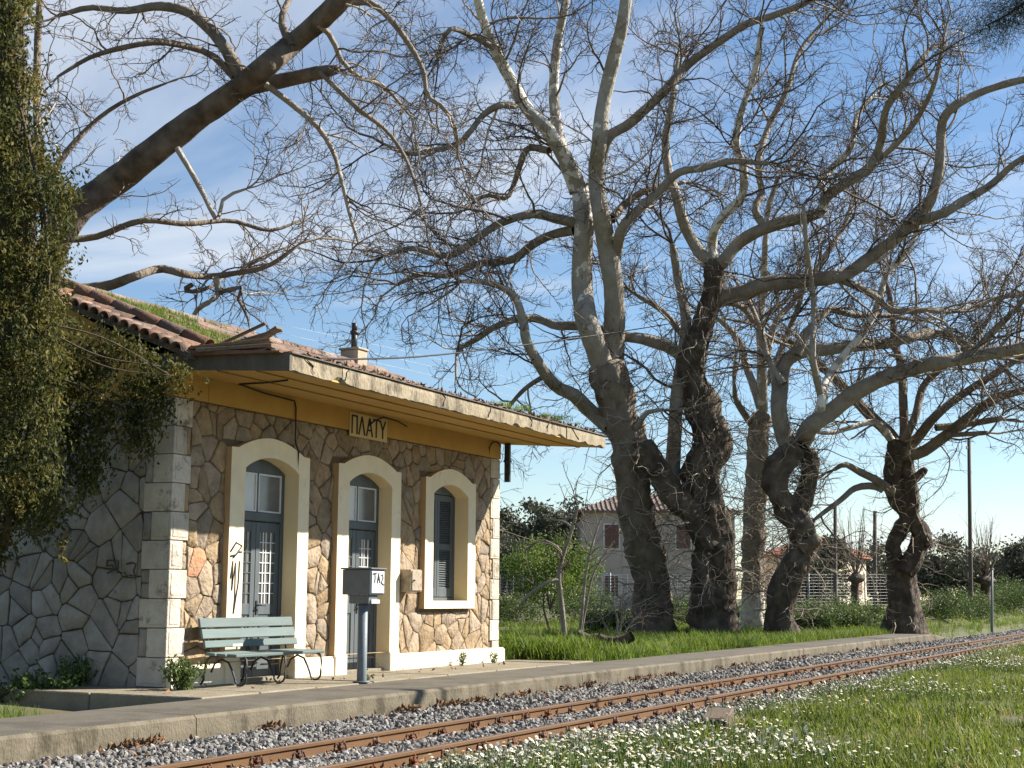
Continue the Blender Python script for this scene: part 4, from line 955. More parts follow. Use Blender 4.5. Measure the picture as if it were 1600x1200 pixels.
plane_tree('plane_tree', 'massive dark trunked plane tree with a cut leaning stem and one long horizontal limb', GRP, b2, d2, [
    ([(1120, 1003), (1119, 940), (1117, 880), (1112, 830), (1102, 785), (1094, 735), (1108, 700), (1106, 675), (1096, 640), (1082, 590), (1088, 540), (1105, 488), (1114, 444), (1117, 405)], 37, 15, 0, 0, (.12, .06), 0),
    ([(1112, 850), (1085, 810), (1059, 781), (1035, 750), (1020, 720), (1008, 690)], 20, 15, -.3, -.6, .12, 0),
    ([(1050, 765), (1052, 715), (1055, 657), (1060, 605), (1066, 560), (1072, 500), (1060, 440), (1050, 380)], 13, 6, -.2, .8, (.4, .5), .6),
    ([(1117, 412), (1096, 398), (1078, 370), (1065, 340), (1055, 300), (1045, 270), (1040, 220), (1050, 160), (1060, 90)], 10, 4, 0, 1.8, (.5, .7), 1.2),
    ([(1116, 410), (1113, 385), (1117, 357), (1138, 329), (1159, 308), (1162, 265), (1150, 225), (1160, 170), (1180, 110), (1190, 40)], 8, 4, 0, -1.8, .9, 1.2),
    ([(1120, 415), (1131, 408), (1152, 381), (1187, 360), (1229, 346), (1281, 332), (1292, 308), (1320, 287), (1358, 262), (1376, 224), (1385, 170), (1420, 120), (1450, 80)], 11, 4, 0, -2.5, .4, 1.3),
    ([(1285, 330), (1288, 300), (1282, 285), (1300, 262), (1330, 230), (1340, 180), (1380, 130)], 7, 3, -1.3, 1.5, .8, 1.3),
    ([(1112, 475), (1121, 468), (1161, 458), (1195, 444), (1246, 439), (1296, 434), (1327, 426), (1347, 412), (1370, 394), (1397, 374), (1428, 346), (1453, 315), (1467, 266), (1470, 224), (1472, 192), (1488, 168), (1519, 150), (1565, 133), (1620, 120)], 13, 5, 0, -3, (.2, .5), 1.1),
    ([(1430, 345), (1477, 332), (1502, 315), (1547, 290), (1586, 255), (1640, 225)], 8, 4, -1.8, -3, .4, 1.4),
    ([(1316, 438), (1347, 451), (1374, 468), (1394, 485), (1448, 485), (1499, 485), (1549, 468), (1600, 460)], 6, 3, -1, .8, .3, 1.4),
    ([(1085, 590), (1058, 551), (1014, 532), (974, 525), (927, 512), (896, 509), (869, 509), (839, 498), (808, 498), (771, 512), (741, 532), (715, 545)], 10, 4.5, 0, 2.2, (.3, .6), 1.1),
    ([(1090, 540), (1065, 520), (1040, 490), (1010, 470), (985, 455)], 6, 3, 0, 2, .4, 1.3),
    ([(1120, 470), (1160, 480), (1190, 520), (1230, 540)], 6, 3, 0, 1.6, .5, 1.2),
    ([(1200, 362), (1180, 330), (1190, 300), (1185, 260), (1200, 200), (1230, 140), (1250, 80), (1290, 30)], 6, 3, -.5, 1.5, .5, 1.3),
    ([(1350, 265), (1390, 235), (1430, 190), (1460, 130), (1475, 60)], 5, 3, -1, -2.5, .4, 1.3),
], 202, .95, shoots=22)
plane_tree('plane_tree', 'paler plane tree with a whitewashed foot standing behind the massive dark trunk', GRP, b3, d3, [
    ([(1177, 994), (1177, 930), (1176, 840), (1180, 760), (1184, 690), (1192, 645)], 18, 15, 0, 0, (.35, .6), 0),
    ([(1193, 650), (1180, 610), (1165, 570), (1158, 540), (1140, 515), (1121, 498), (1100, 490)], 8, 3, 0, 1.2, .6, 1.2),
    ([(1192, 650), (1191, 600), (1190, 550), (1188, 510), (1192, 460), (1195, 400), (1200, 330), (1215, 280)], 8, 4, 0, -1.5, .75, 1.2),
    ([(1196, 600), (1215, 560), (1235, 510), (1250, 470), (1260, 420)], 6, 3, 0, 1.6, .6, 1.3),
    ([(1186, 680), (1165, 650), (1150, 625), (1147, 600)], 6, 4, 0, -.8, .3, .6),
    ([(1190, 560), (1215, 500), (1240, 470), (1290, 400), (1320, 350), (1335, 300)], 6, 3, 0, 2, .6, 1.3),
], 303, .95, shoots=16, wash=.2)
plane_tree('plane_tree', 'gnarled plane tree with hollow burl and two limbs sweeping far right', GRP, b4, d4, [
    ([(1222, 1006), (1222, 940), (1236, 890), (1256, 852), (1245, 818), (1230, 796), (1212, 765), (1215, 735), (1230, 715), (1246, 697)], 25, 19, 0, 0, (.10, .15), 0),
    ([(1246, 800), (1256, 780), (1264, 752), (1267, 725), (1260, 702)], 15, 13, .3, .1, .1, 0),
    ([(1256, 856), (1270, 846), (1278, 838)], 16, 10, -.2, -.4, .3, 0),
    ([(1240, 705), (1225, 681), (1217, 637), (1219, 600), (1225, 569), (1246, 552), (1279, 547), (1330, 541), (1381, 537), (1414, 529), (1458, 520), (1492, 529), (1529, 549), (1570, 560)], 14, 5, 0, 1.8, (.35, .5), 1.1),
    ([(1246, 555), (1262, 519), (1279, 498), (1300, 483), (1330, 492), (1381, 493), (1430, 500)], 7, 3.5, .3, 2.2, .4, 1.3),
    ([(1250, 700), (1256, 687), (1269, 664), (1303, 640), (1337, 613), (1370, 596), (1414, 579), (1465, 566), (1516, 559), (1566, 549), (1630, 538)], 15, 8, 0, -2.5, (.3, .45), 1.0),
    ([(1280, 656), (1284, 627), (1293, 593), (1316, 559), (1347, 522), (1370, 480), (1385, 430), (1420, 390), (1440, 340)], 8, 3.5, -.3, 1.5, .85, 1.2),
    ([(1284, 625), (1270, 560), (1272, 500), (1268, 440), (1260, 380), (1255, 320)], 6, 3, -.3, -1.6, .6, 1.3),
    ([(1516, 559), (1550, 520), (1590, 480), (1630, 430)], 6, 3, -2, -3, .4, 1.3),
    ([(1225, 600), (1200, 560), (1190, 520), (1170, 470), (1150, 440)], 6, 3, 0, 1.8, .5, 1.2),
], 404, 1.0, shoots=20)
plane_tree('plane_tree', 'dark twisted plane tree with looped trunk and sawn stubs at the platform end', GRP, b5, d5, [
    ([(1412, 996), (1411, 950), (1409, 910), (1407, 884)], 26, 21, 0, 0, .05, 0),
    ([(1404, 895), (1397, 868), (1396, 850), (1404, 832), (1417, 812), (1414, 795), (1400, 778), (1395, 755), (1395, 730), (1400, 705), (1405, 688)], 11, 15, 0, 0, .03, 0),
    ([(1414, 895), (1428, 868), (1436, 850), (1437, 832), (1427, 812), (1424, 785), (1419, 745), (1411, 700)], 14, 12, -.3, .1, .03, 0),
    ([(1403, 700), (1390, 678), (1354, 644), (1316, 603), (1276, 566), (1245, 540), (1210, 520)], 11, 4, 0, 1.5, .08, .9),
    ([(1408, 700), (1413, 675), (1411, 620), (1408, 569), (1397, 536), (1395, 490), (1385, 440)], 8, 4, 0, 1.8, .08, 1.1),
    ([(1410, 703), (1431, 687), (1458, 654), (1499, 620), (1556, 583), (1610, 550)], 9, 4, 0, -1.5, .15, 1.0),
    ([(1412, 712), (1441, 706), (1482, 677), (1532, 637), (1573, 617), (1625, 605)], 10, 5, 0, -2.5, .15, 1.0),
    ([(1462, 668), (1500, 664), (1540, 658), (1563, 654)], 5.5, 5, -.8, -1.1, .2, .15),
    ([(1480, 680), (1515, 678), (1546, 676)], 4, 3.6, -1, -1.3, .15, .15),
    ([(1425, 752), (1439, 741), (1447, 732)], 7, 6, 0, -.3, .2, 0),
    ([(1392, 770), (1387, 763), (1365, 748), (1343, 737), (1321, 726), (1303, 734)], 8, 3.5, 0, -1.2, .25, .7),
    ([(1380, 765), (1362, 759), (1336, 763), (1314, 781), (1288, 800), (1270, 814)], 6, 3, -.3, -1.4, .3, .6),
    ([(1394, 690), (1370, 660), (1330, 668), (1300, 676), (1270, 675)], 6, 3, 0, -1.5, .8, .7),
    ([(1412, 690), (1430, 650), (1445, 600), (1490, 560), (1530, 520), (1560, 470)], 7, 3, 0, 1, .15, 1.2),
    ([(1438, 838), (1450, 842), (1452, 856)], 8, 6, -.3, -.5, .05, 0),
], 505, 1.0, shoots=8)
bl = at(30, 1010, 27.0); bl[2] = .1
plane_tree('plane_tree', 'near plane tree behind the station whose thick limb slants up across the sky', 'bare plane trees along the platform', bl, 26.0, [
    ([(10, 1040), (20, 850), (30, 650), (55, 460), (85, 380)], 34, 24, .5, 0, .15, 0),
    ([(60, 420), (115, 335), (175, 288), (228, 246), (280, 206), (332, 168), (378, 136), (413, 105), (455, 70), (497, 35), (525, 7), (570, -40), (620, -90)], 23, 14, 0, -1, (.12, .18), .35),
    ([(378, 140), (420, 130), (472, 119), (527, 108)], 12, 10, -.4, -.9, .22, .5),
    ([(385, 128), (371, 108), (350, 73), (325, 42), (290, 17), (245, 10), (196, 17), (140, 12), (90, 25)], 11, 4, -.4, 1.3, (.3, .4), 1.2),
    ([(365, 120), (332, 87), (290, 72), (245, 66), (190, 75), (140, 90), (90, 120)], 6, 3, -.4, -1.5, .25, 1.2),
    ([(266, 214), (301, 273), (318, 304), (339, 343), (350, 310), (385, 295)], 5, 2.5, -.2, -.9, .8, .8),
    ([(415, 132), (462, 168), (497, 199), (521, 238), (535, 287), (546, 332), (560, 380)], 5, 2.5, -.4, -1.3, .75, 1),
    ([(530, 8), (570, 2), (594, 14), (622, 45), (650, 87), (664, 119), (668, 150), (696, 171), (713, 206), (715, 240)], 6, 2.5, -.9, -1.8, .55, 1),
    ([(20, 470), (110, 455), (167, 447), (207, 433), (250, 420), (283, 427), (320, 432), (367, 427), (420, 415), (470, 380)], 10, 3, .2, 1.2, .3, 1.1),
    ([(337, 433), (341, 458), (330, 470), (313, 480), (300, 496), (296, 520)], 5, 4, .9, 1.1, .75, .4),
    ([(341, 458), (360, 452), (378, 450), (372, 468), (385, 490), (390, 512)], 4, 2, .9, .7, .3, .7),
    ([(300, 445), (288, 453), (310, 455), (335, 445)], 4, 3, .8, 1, .2, .3),
    ([(50, 440), (80, 330), (60, 220), (58, 100), (62, 0), (66, -80)], 9, 5, .4, 1.8, .3, 1),
    ([(90, 375), (150, 370), (220, 345), (290, 350), (360, 345), (420, 360), (470, 345)], 6, 2.5, .3, 2, .3, 1.2),
    ([(455, 72), (440, 30), (460, -20), (470, -70)], 6, 4, -.6, .6, .3, 1.1),
    ([(497, 37), (520, 60), (530, 90), (560, 120), (600, 135), (640, 180)], 5, 2.5, -.8, .5, .6, 1.1),
    ([(500, 113), (560, 170), (600, 200), (630, 240), (650, 290), (665, 350)], 4, 2, -.8, -1.6, .4, 1.1),
    ([(60, 300), (110, 230), (160, 180), (210, 150), (260, 130)], 6, 2.5, .3, 1.2, .3, 1.2),
], 606, 1.3, l1=(.8, 2.6), trop=(0, 0, -.015), tw=.8)

# ------------------------------------------------------------------ ivy over the left gable
rng = np.random.default_rng(77)
IV = empty('ivy', tuple(at(30, 1080, 15.6)), 'dense dark ivy hanging over the left end of the station', 'ivy')
vb = np.array([-120, 0, 100, 200, 260, 300, 340, 400, 450, 490, 520, 560, 590, 620, 655, 690, 722, 755, 790, 825, 850])
ub = np.array([40, 35, 42, 52, 85, 108, 118, 100, 85, 95, 165, 255, 298, 285, 255, 232, 190, 150, 125, 60, 5])
def leaf_cloud(P, size, tint, aspect=.5, droop=.6):
    n = len(P); ax = rng.normal(size=(n, 3)); ax[:, 2] -= droop; ax = unit(ax); w = unit(np.cross(ax, rng.normal(size=(n, 3)))); nn = np.cross(ax, w)
    s = size[:, None]
    V = np.stack([P, P + ax * s * .5 + w * s * aspect * .5 + nn * s * .08, P + ax * s, P + ax * s * .5 - w * s * aspect * .5 + nn * s * .08], 1).reshape(-1, 3)
    return V, np.arange(n * 4).reshape(-1, 4), np.repeat(tint, 4)
# clusters first, leaves round them, so the mass has lumps, holes and a ragged edge
cu, cv = rng.uniform(-70, 300, 7600), rng.uniform(-120, 880, 7600)
edge = np.interp(cv, vb, ub) + 9 * np.sin(cv * .11) + 8 * np.sin(cv * .047 + 1) + rng.normal(0, 7, len(cv))
hole = np.array([mnoise.noise((u * .016, v * .016, 3.3)) for u, v in zip(cu, cv)])
lobe = (cu > 95) & (cv > 500)
keep = (cu < edge) & (hole > np.where(lobe, np.where(cv < 640, -.38, -.10), -.46)); cu, cv, edge, lobe, hole = cu[keep], cv[keep], edge[keep], lobe[keep], hole[keep]
rel = np.clip((edge - cu) / 70, 0, 1)
thick = np.where(lobe, .16 + .15 * rel, .25 + .55 * rel)
wall_d = np.clip(17.9 - .0045 * cu, 16.6, 18)
dep = np.where(lobe, np.minimum(wall_d - .25, 16.45) - thick * rng.random(len(cu)) , 15.9 + thick * rng.uniform(-1, 1, len(cu)))
# ivy over the canopy corner lies in front of the fascia
CL = CAM + np.stack([ray(u, v) * d for u, v, d in zip(cu, cv, dep)])
per = np.where(lobe, 13, 20); idx = np.repeat(np.arange(len(CL)), per); n = len(idx)
sway = rng.normal(0, .10, (len(CL), 3)); sway[:, 2] = -rng.uniform(.10, .38, len(CL)); tt = rng.random(n)
P = CL[idx] + sway[idx] * tt[:, None] + rng.normal(0, .036, (n, 3)) + np.array([0, 0, .12])
big = np.array([mnoise.noise((u * .035, v * .035, 9.1)) for u, v in zip(cu, cv)])
ctint = np.clip(.37 + .6 * big + rng.normal(0, .16, len(CL)), 0, 1)
base_t = np.clip(ctint[idx] + rng.normal(0, .09, n) + .3 * (rng.random(n) < .05), 0, 1)
V, Fq, tn = leaf_cloud(P, rng.uniform(.03, .095, n) * rng.uniform(.7, 1.1, n), base_t, .45, 1.1)
o = obj_of('leaves', np_mesh('leaves', V, Fq, M['ivy'], {'tint': tn}, smooth=False), IV); o['kind'] = 'stuff'
for k in range(5):
    a = [(random.uniform(-60, 20), 860), (random.uniform(0, 70), 600), (random.uniform(10, 80), 350), (random.uniform(0, 40), 50), (random.uniform(-5, 30), -100)]
    q = MB(); q.tube(catmull([at(u, v, 15.9 + random.uniform(-.4, .4)) for u, v in a], 14), np.linspace(.035, .012, 14) * random.uniform(.4, 1), 6); q.build('stem', M['ivywood'], IV)
for k in range(4):
    v0 = random.uniform(500, 720); u1 = float(np.interp(v0 + 40, vb, ub)) - random.uniform(0, 60)
    q = MB(); q.tube(catmull([at(60, v0 - 40, 15.9), at(60 + (u1 - 60) * .5, v0 + random.uniform(-25, 25), 16.0), at(u1, v0 + random.uniform(10, 60), 16.1)], 10), np.linspace(.012, .005, 10), 5); q.build('stem', M['ivywood'], IV)
q = MB(); q.tube(catmull([at(-40, 815, 15.7), at(20, 826, 15.6), at(70, 832, 15.6), at(95, 845, 15.6), at(97, 880, 15.65)], 14), np.linspace(.012, .004, 14), 5); q.build('stem', M['ivywood'], IV)
P = np.array([at(96 + rng.normal(0, 6), rng.uniform(838, 882), 15.63) for _ in range(26)]); V, Fq, tn = leaf_cloud(P, rng.uniform(.06, .1, 26), rng.uniform(.6, 1, 26)); obj_of('leaf_tuft', np_mesh('leaf_tuft', V, Fq, M['ivy'], {'tint': tn}, smooth=False), IV)
# the dead trunk the ivy climbs
q = MB(); Q = catmull([at(-150, 1095, 15.95), at(-90, 850, 15.95), at(20, 500, 16.0), at(15, 150, 16.0), at(5, -150, 16)], 26); q.tube(Q, np.linspace(.30, .16, 26), 12); q.build('support_trunk', M['ivywood'], IV)

# ------------------------------------------------------------------ leafy background trees, shrubs
def blob_tree(name, label, group, base, h, w, nclump, nleaf, leaf, mt, seed, trunk_r=.16, low=.25, squash=1.0):
    global rng
    rng = np.random.default_rng(seed)
    t = empty(name, tuple(base), label, 'tree' if trunk_r > .05 else 'shrub', group); base = np.array(base)
    q = MB(); top = base + np.array([rng.normal(0, .1) * h, rng.normal(0, .1) * h, h * .6])
    if trunk_r > 0:
        q.tube(catmull([base - np.array([0, 0, .1]), base * .6 + top * .4 + rng.normal(0, .05 * h, 3) * np.array([1, 1, 0]), top], 8), np.linspace(trunk_r, trunk_r * .3, 8), 8)
        for k in range(6):
            e = base + np.array([rng.normal(0, w * .28), rng.normal(0, w * .28), h * rng.uniform(.45, .85)]); q.tube(catmull([base * .65 + top * .35, (base + top) / 2 * .5 + e * .5, e], 7), np.linspace(trunk_r * .5, trunk_r * .1, 7), 5)
        q.build('trunk', M['wood_pole'], t)
    c = rng.normal(size=(nclump, 3)); c = unit(c) * (rng.random((nclump, 1)) ** .45); c = c * np.array([w / 2, w / 2, h * (1 - low) / 2 * squash])
    c[:, 2] += h * (low + (1 - low) / 2); c += base
    nleaf = int(nleaf * 1.9); idx = np.repeat(np.arange(nclump), nleaf); n = len(idx); cs = rng.uniform(.5, 1.2, nclump) * w * .075
    P = c[idx] + rng.normal(size=(n, 3)) * cs[idx][:, None] * np.array([1, 1, .75])
    ti = np.clip(rng.uniform(.2, .7, nclump)[idx] + rng.normal(0, .14, n), 0, 1)
    V, Fq, tn = leaf_cloud(P, rng.uniform(.6, 1.3, n) * leaf, ti, .55, .1)
    o = obj_of('crown', np_mesh('crown', V, Fq, mt, {'tint': tn}, smooth=False), t); o['kind'] = 'stuff'
    return t
def far(u, d): r_ = ray(u, 936); p = CAM + r_ * d; p[2] = float(ground_z(p[0], p[1])); return p
BGG = 'olive trees beyond the fence'
blob_tree('olive_tree', 'tall dark grey green tree right beside the station corner in the distance', BGG, far(815, 92), 7.4, 6.0, 70, 90, .26, M['olive'], 1, .25, .1)
blob_tree('olive_tree', 'rounded dark grey green tree left of the pink house', BGG, far(872, 96), 7.0, 6.5, 70, 90, .26, M['olive'], 2, .25, .1)
blob_tree('olive_tree', 'lower grey green tree in front of the dark distant ones', BGG, far(795, 80), 4.0, 5.0, 60, 80, .22, M['olive'], 3, .2, .05)
blob_tree('olive_tree', 'grey green tree hiding the left wall of the cream house', BGG, far(1285, 76), 3.9, 4.0, 60, 80, .2, M['olive'], 4, .2, .1)
blob_tree('olive_tree', 'smaller grey green tree between the dark poles', BGG, far(1378, 110), 4.6, 7.0, 60, 80, .3, M['olive'], 5, .2, .05)
blob_tree('olive_tree', 'broad brownish olive just right of the twisted trunk', BGG, far(1468, 74), 3.9, 3.6, 70, 90, .17, M['olive'], 6, .2, .1)
blob_tree('olive_tree', 'low dark olive behind the pollarded tree', BGG, far(1565, 112), 4.6, 8.5, 70, 80, .3, M['olive'], 7, .2, .05)
blob_tree('olive_tree', 'dark olive at the far right edge', BGG, far(1612, 105), 4.7, 5, 60, 80, .3, M['olive'], 8, .2, .05)
blob_tree('green_shrub', 'yellow green leafy shrub left of the pink house', None, far(862, 52), 3.4, 3.6, 80, 70, .10, M['greenleaf'], 9, .05, .25)
for k, (u, d, h_, w_, lab) in enumerate([(1345, 50, .9, 2.6, 'dark bramble bush left of the twisted trunk'), (1300, 56, 1.0, 3.0, 'green bramble bush below the fence by the cream house'), (1262, 47, .8, 1.6, 'bright green weed clump right of the gnarled trunk'),
                                        (1470, 62, 1.3, 3.2, 'green bramble mound right of the twisted trunk'), (1515, 68, 1.2, 3.0, 'bramble mound at the foot of the tall pole'), (1585, 85, 1.7, 5.0, 'grassy green mound at the right edge'), (1560, 95, 1.9, 5.0, 'pale green mound behind the pollarded tree'),
                                        (800, 58, 1.3, 3.4, 'low green scrub by the fence next to the station corner'), (905, 60, 1.5, 3.4, 'green scrub at the fence below the pink house corner'), (1060, 58, 1.0, 3.0, 'scrub seen between the two biggest trunks'),
                                        (955, 44, .8, 1.7, 'tangled green undergrowth left of the forked tree')]):
    blob_tree('bramble_bush', lab, 'bramble bushes along the fence', far(u, d), h_, w_, 60, 60, .085 if d < 75 else .12, M['weedleaf'], 30 + k, 0, .0)
# thin saplings and a fallen log on the grass
def twiggy(name, label, limbs, d0, seed, cat='tree', dens=1.0, l1=(.4, 1.2), pale=.6):
    global rng
    rng = np.random.default_rng(seed); b = at(*limbs[0][0][0], d0); t = empty(name, tuple(b), label, cat)
    VS, FS, PA = [], [], []; off = 0
    for path, ra, rb, db in limbs:
        Q = catmull([at(u, v, d0 + db * i / max(1, len(path) - 1)) for i, (u, v) in enumerate(path)], 16); R = np.linspace(ra, rb, 16) * d0 / FPX
        V, Fq = limb_arrays(Q, R, 8, seed, .3); obj_of('stem', np_mesh('stem', V, Fq, M['bark'], {'pale': np.full(len(V), pale)}), t)
        S, D, ln, rad, _ = spawn(Q[None], R[None], 3.0 * dens, .5, 1.2, .3, .6, .5, tmin=.35); ln = rng.uniform(*l1, len(S))
        P1, R1 = grow(S, D, ln, np.clip(rad, .006, .02), 6, .28, np.array([0, 0, .02]), .4)
        S, D, ln, rad, _ = spawn(P1, R1, 4 * dens, .5, 1.2, .3, .6, .6, lmin=.15, lmax=.7); P2, R2 = grow(S, D, ln, np.clip(rad, .005, .01), 4, .3, np.array([0, 0, .0]), .5)
        for P_, R_ in ((P1, R1), (P2, R2)):
            if len(P_): V, Fq = tube_arrays(P_, R_, 3); VS.append(V); FS.append(Fq + off); off += len(V); PA.append(np.full(len(V), pale * rng.uniform(.6, 1)))
    o = obj_of('twigs', np_mesh('twigs', np.vstack(VS), np.vstack(FS), M['twig'], {'pale': np.concatenate(PA)}), t); o['kind'] = 'stuff'
    return t
twiggy('sapling', 'crooked bare sapling with pale broken side branch near the station corner', [([(882, 995), (877, 940), (873, 900), (879, 870), (893, 830), (903, 790)], 5, 2.2, 0), ([(874, 905), (860, 908), (835, 922), (815, 940)], 3.2, 2, -.4), ([(879, 872), (870, 855), (845, 845), (820, 860)], 3, 1.5, .5), ([(895, 825), (880, 815), (850, 810)], 2, 1.2, .5)], 33, 41)
twiggy('sapling', 'pair of slender bare shoots leaning right before the pink house', [([(905, 998), (910, 950), (915, 900), (923, 860), (935, 820), (945, 800)], 3, 1.4, 0), ([(906, 998), (917, 940), (926, 900), (942, 870), (960, 845)], 2.5, 1.2, .3)], 32, 42, dens=.7)
twiggy('fallen_branch', 'dark fallen branch lying in the grass in front of the saplings', [([(902, 992), (920, 1000), (935, 998), (950, 1003), (975, 1000), (988, 994)], 9, 8, -.3), ([(938, 1000), (945, 1007), (965, 1007)], 8, 6, -.2)], 28.5, 43, cat='log', dens=.6, pale=.05, l1=(.2, .5))
twiggy('leafless_bush', 'thorny leafless bush at the foot of the forked tree', [([(960, 1000), (965, 970), (955, 940)], 2, 1, 0), ([(965, 1000), (975, 960), (990, 930)], 2, 1, .3), ([(955, 1000), (940, 965), (930, 950)], 2, 1, -.3), ([(968, 1000), (985, 975), (1000, 960)], 2, 1, .2)], 36, 44, cat='bush', dens=1.6)

def pollard(name, label, u, vb_, vk, d, rpx, hpx, spread, seed, n=26):
    global rng
    rng = np.random.default_rng(seed); b = at(u, vb_, d); t = empty(name, tuple(b), label, 'tree', 'pollarded trees')
    k = at(u, vk, d); q = MB(); Q = catmull([b, b * .5 + k * .5 + np.array([.05, .05, 0]), k], 10); R = np.linspace(rpx, rpx * .9, 10) * d / FPX
    V, Fq = limb_arrays(Q, R, 10, seed, 1); obj_of('trunk', np_mesh('trunk', V, Fq, M['bark'], {'pale': np.full(len(V), .05)}), t)
    Q = catmull([k - np.array([0, 0, .25]), k, k + np.array([0, 0, .25])], 8); R = np.array([.5, 1.2, 1.5, 1.6, 1.5, 1.2, .8, .3]) * rpx * d / FPX
    V, Fq = limb_arrays(Q, R, 12, seed, 2.0); obj_of('pollard_head', np_mesh('pollard_head', V, Fq, M['bark'], {'pale': np.full(len(V), .08)}), t)
    D = np.stack([rng.normal(0, spread, n), rng.normal(0, spread, n), np.ones(n)], -1); L_ = hpx * d / FPX * rng.uniform(.6, 1.05, n)
    P1, R1 = grow(np.repeat(k[None], n, 0), D, L_, rng.uniform(.014, .03, n), 8, .05, np.array([0, 0, .03]), .35)
    S, D, ln, rad, _ = spawn(P1, R1, 1.5, .2, .6, .3, .5, .6, lmin=.3, lmax=1.2); P2, R2 = grow(S, D, ln, np.clip(rad, .007, .013), 4, .1, np.array([0, 0, .05]), .5)
    V1, F1 = tube_arrays(P1, R1, 4); V2, F2 = tube_arrays(P2, R2, 3)
    o = obj_of('shoots', np_mesh('shoots', np.vstack([V1, V2]), np.vstack([F1, F2 + len(V1)]), M['twig'], {'pale': np.full(len(V1) + len(V2), .4)}), t); o['kind'] = 'stuff'
pollard('pollarded_tree', 'pollarded tree with upright shoots in front of the cream house', 1337, 950, 903, 66, 7, 115, .32, 51)
pollard('pollarded_tree', 'pollarded tree with a fan of thin shoots near the right edge', 1541, 950, 906, 74, 8, 105, .45, 52, 34)

# ------------------------------------------------------------------ houses behind
def house(name, label, uL, uR, d, depth, ze, zr, mt, wins, inset_=1.6, ends=None):
    pl = far(uL, d)
    if ends:                                  # front wall parallel to the track: find its length and the depth of the house
        Ls = np.linspace(1, 60, 600); Wd_ = Ls[np.argmin(np.abs(proj(pl + Ls[:, None] * np.array([1., 0, 0]))[0] - ends[0]))]; depth = Ls[np.argmin(np.abs(proj(pl + Ls[:, None] * np.array([0, 1., 0]))[0] - ends[1]))]
        pr = pl + np.array([Wd_, 0, 0])
    else: pr = far(uR, d)
    z0 = min(pl[2], pr[2]) - .3
    xd = Vector((pr[0] - pl[0], pr[1] - pl[1], 0)); Wd = xd.length; xd.normalize(); yd_ = Vector((-xd.y, xd.x, 0))
    o0 = Vector((pl[0], pl[1], 0)); t = empty(name, (pl[0], pl[1], z0), label, 'house')
    fn = lambda x, y, z: tuple(o0 + xd * x + yd_ * y + Vector((0, 0, z)))
    q = MB(); q.add([fn(x, y, z) for z in (z0, ze) for x, y in ((0, 0), (Wd, 0), (Wd, depth), (0, depth))], [(0, 1, 5, 4), (1, 2, 6, 5), (2, 3, 7, 6), (3, 0, 4, 7)]); wl = q.build('wall', mt, t)
    e = .35; q = MB(); A = [fn(x, y, ze) for x, y in ((-e, -e), (Wd + e, -e), (Wd + e, depth + e), (-e, depth + e))] + [fn(inset_, depth / 2, zr), fn(Wd - inset_, depth / 2, zr)] + [fn(x, y, ze - .1) for x, y in ((-e, -e), (Wd + e, -e), (Wd + e, depth + e), (-e, depth + e))]
    q.add(A, [(0, 1, 5, 4), (1, 2, 5), (2, 3, 4, 5), (3, 0, 4), (0, 6, 7, 1), (1, 7, 8, 2), (2, 8, 9, 3), (3, 9, 6, 0), (6, 9, 8, 7)]); rm = M['hroof_old'] if ze > 5 else M['hroof']; rf = q.build('roof', rm, t)
    nr = 34; q = MB()
    for i in range(nr):                       # tile ribs down the front slope
        x = -e + .1 + (Wd + 2 * e - .2) * i / (nr - 1); xt = min(max(x, inset_), Wd - inset_); k_ = 1.0
        if x < inset_: k_ = (x + e) / (inset_ + e)
        if x > Wd - inset_: k_ = (Wd + e - x) / (inset_ + e)
        a = Vector(fn(x, -e, ze + .02)); yy = -e + (depth / 2 + e) * k_; b = Vector(fn(x, yy, ze + (zr - ze) * k_ + .02)); q.tube([a, b], .06, 5, cap=False)
    o = q.build('tile_ribs', rm, rf); o['kind'] = 'stuff'
    for (wx, wz, ww, wh) in wins:
        q = MB(); P = lambda x, y, z: fn(x, y, z)
        q.add([fn(x, y, z) for y in (-.06, .05) for x, z in ((wx - .08, wz - .08), (wx + ww + .08, wz - .08), (wx + ww + .08, wz + wh + .08), (wx - .08, wz + wh + .08))], [(0, 1, 2, 3), (0, 4, 5, 1), (1, 5, 6, 2), (2, 6, 7, 3), (3, 7, 4, 0)]); wo = q.build('window', M['whitew'], t)
        for k in (0, 1):
            q = MB(); xa = wx + ww / 2 * k + .01; xb = xa + ww / 2 - .02; q.add([fn(x, y, z) for y in (-.10, -.05) for x, z in ((xa, wz), (xb, wz), (xb, wz + wh), (xa, wz + wh))], [(0, 1, 2, 3), (0, 4, 5, 1), (1, 5, 6, 2), (2, 6, 7, 3), (3, 7, 4, 0)]); q.build('shutter', M['shutter_r'], wo)
    return t
house('house', 'two storey greyish pink house with red shutters behind the tree trunks', 911, 1150, 86, 8, 6.6, 7.9, M['house1'], [(1.3, 4.35, .85, 1.4), (1.3, 1.5, .8, 1.2), (5.6, 4.35, .85, 1.4)], 2.6)
house('house', 'low cream house with orange tiled roof and sunlit wall', 1312, None, 92, None, 4.25, 5.6, M['house2'], [(5.0, 1.7, 1.0, 1.3)], 2.6, ends=(1355, 1195))

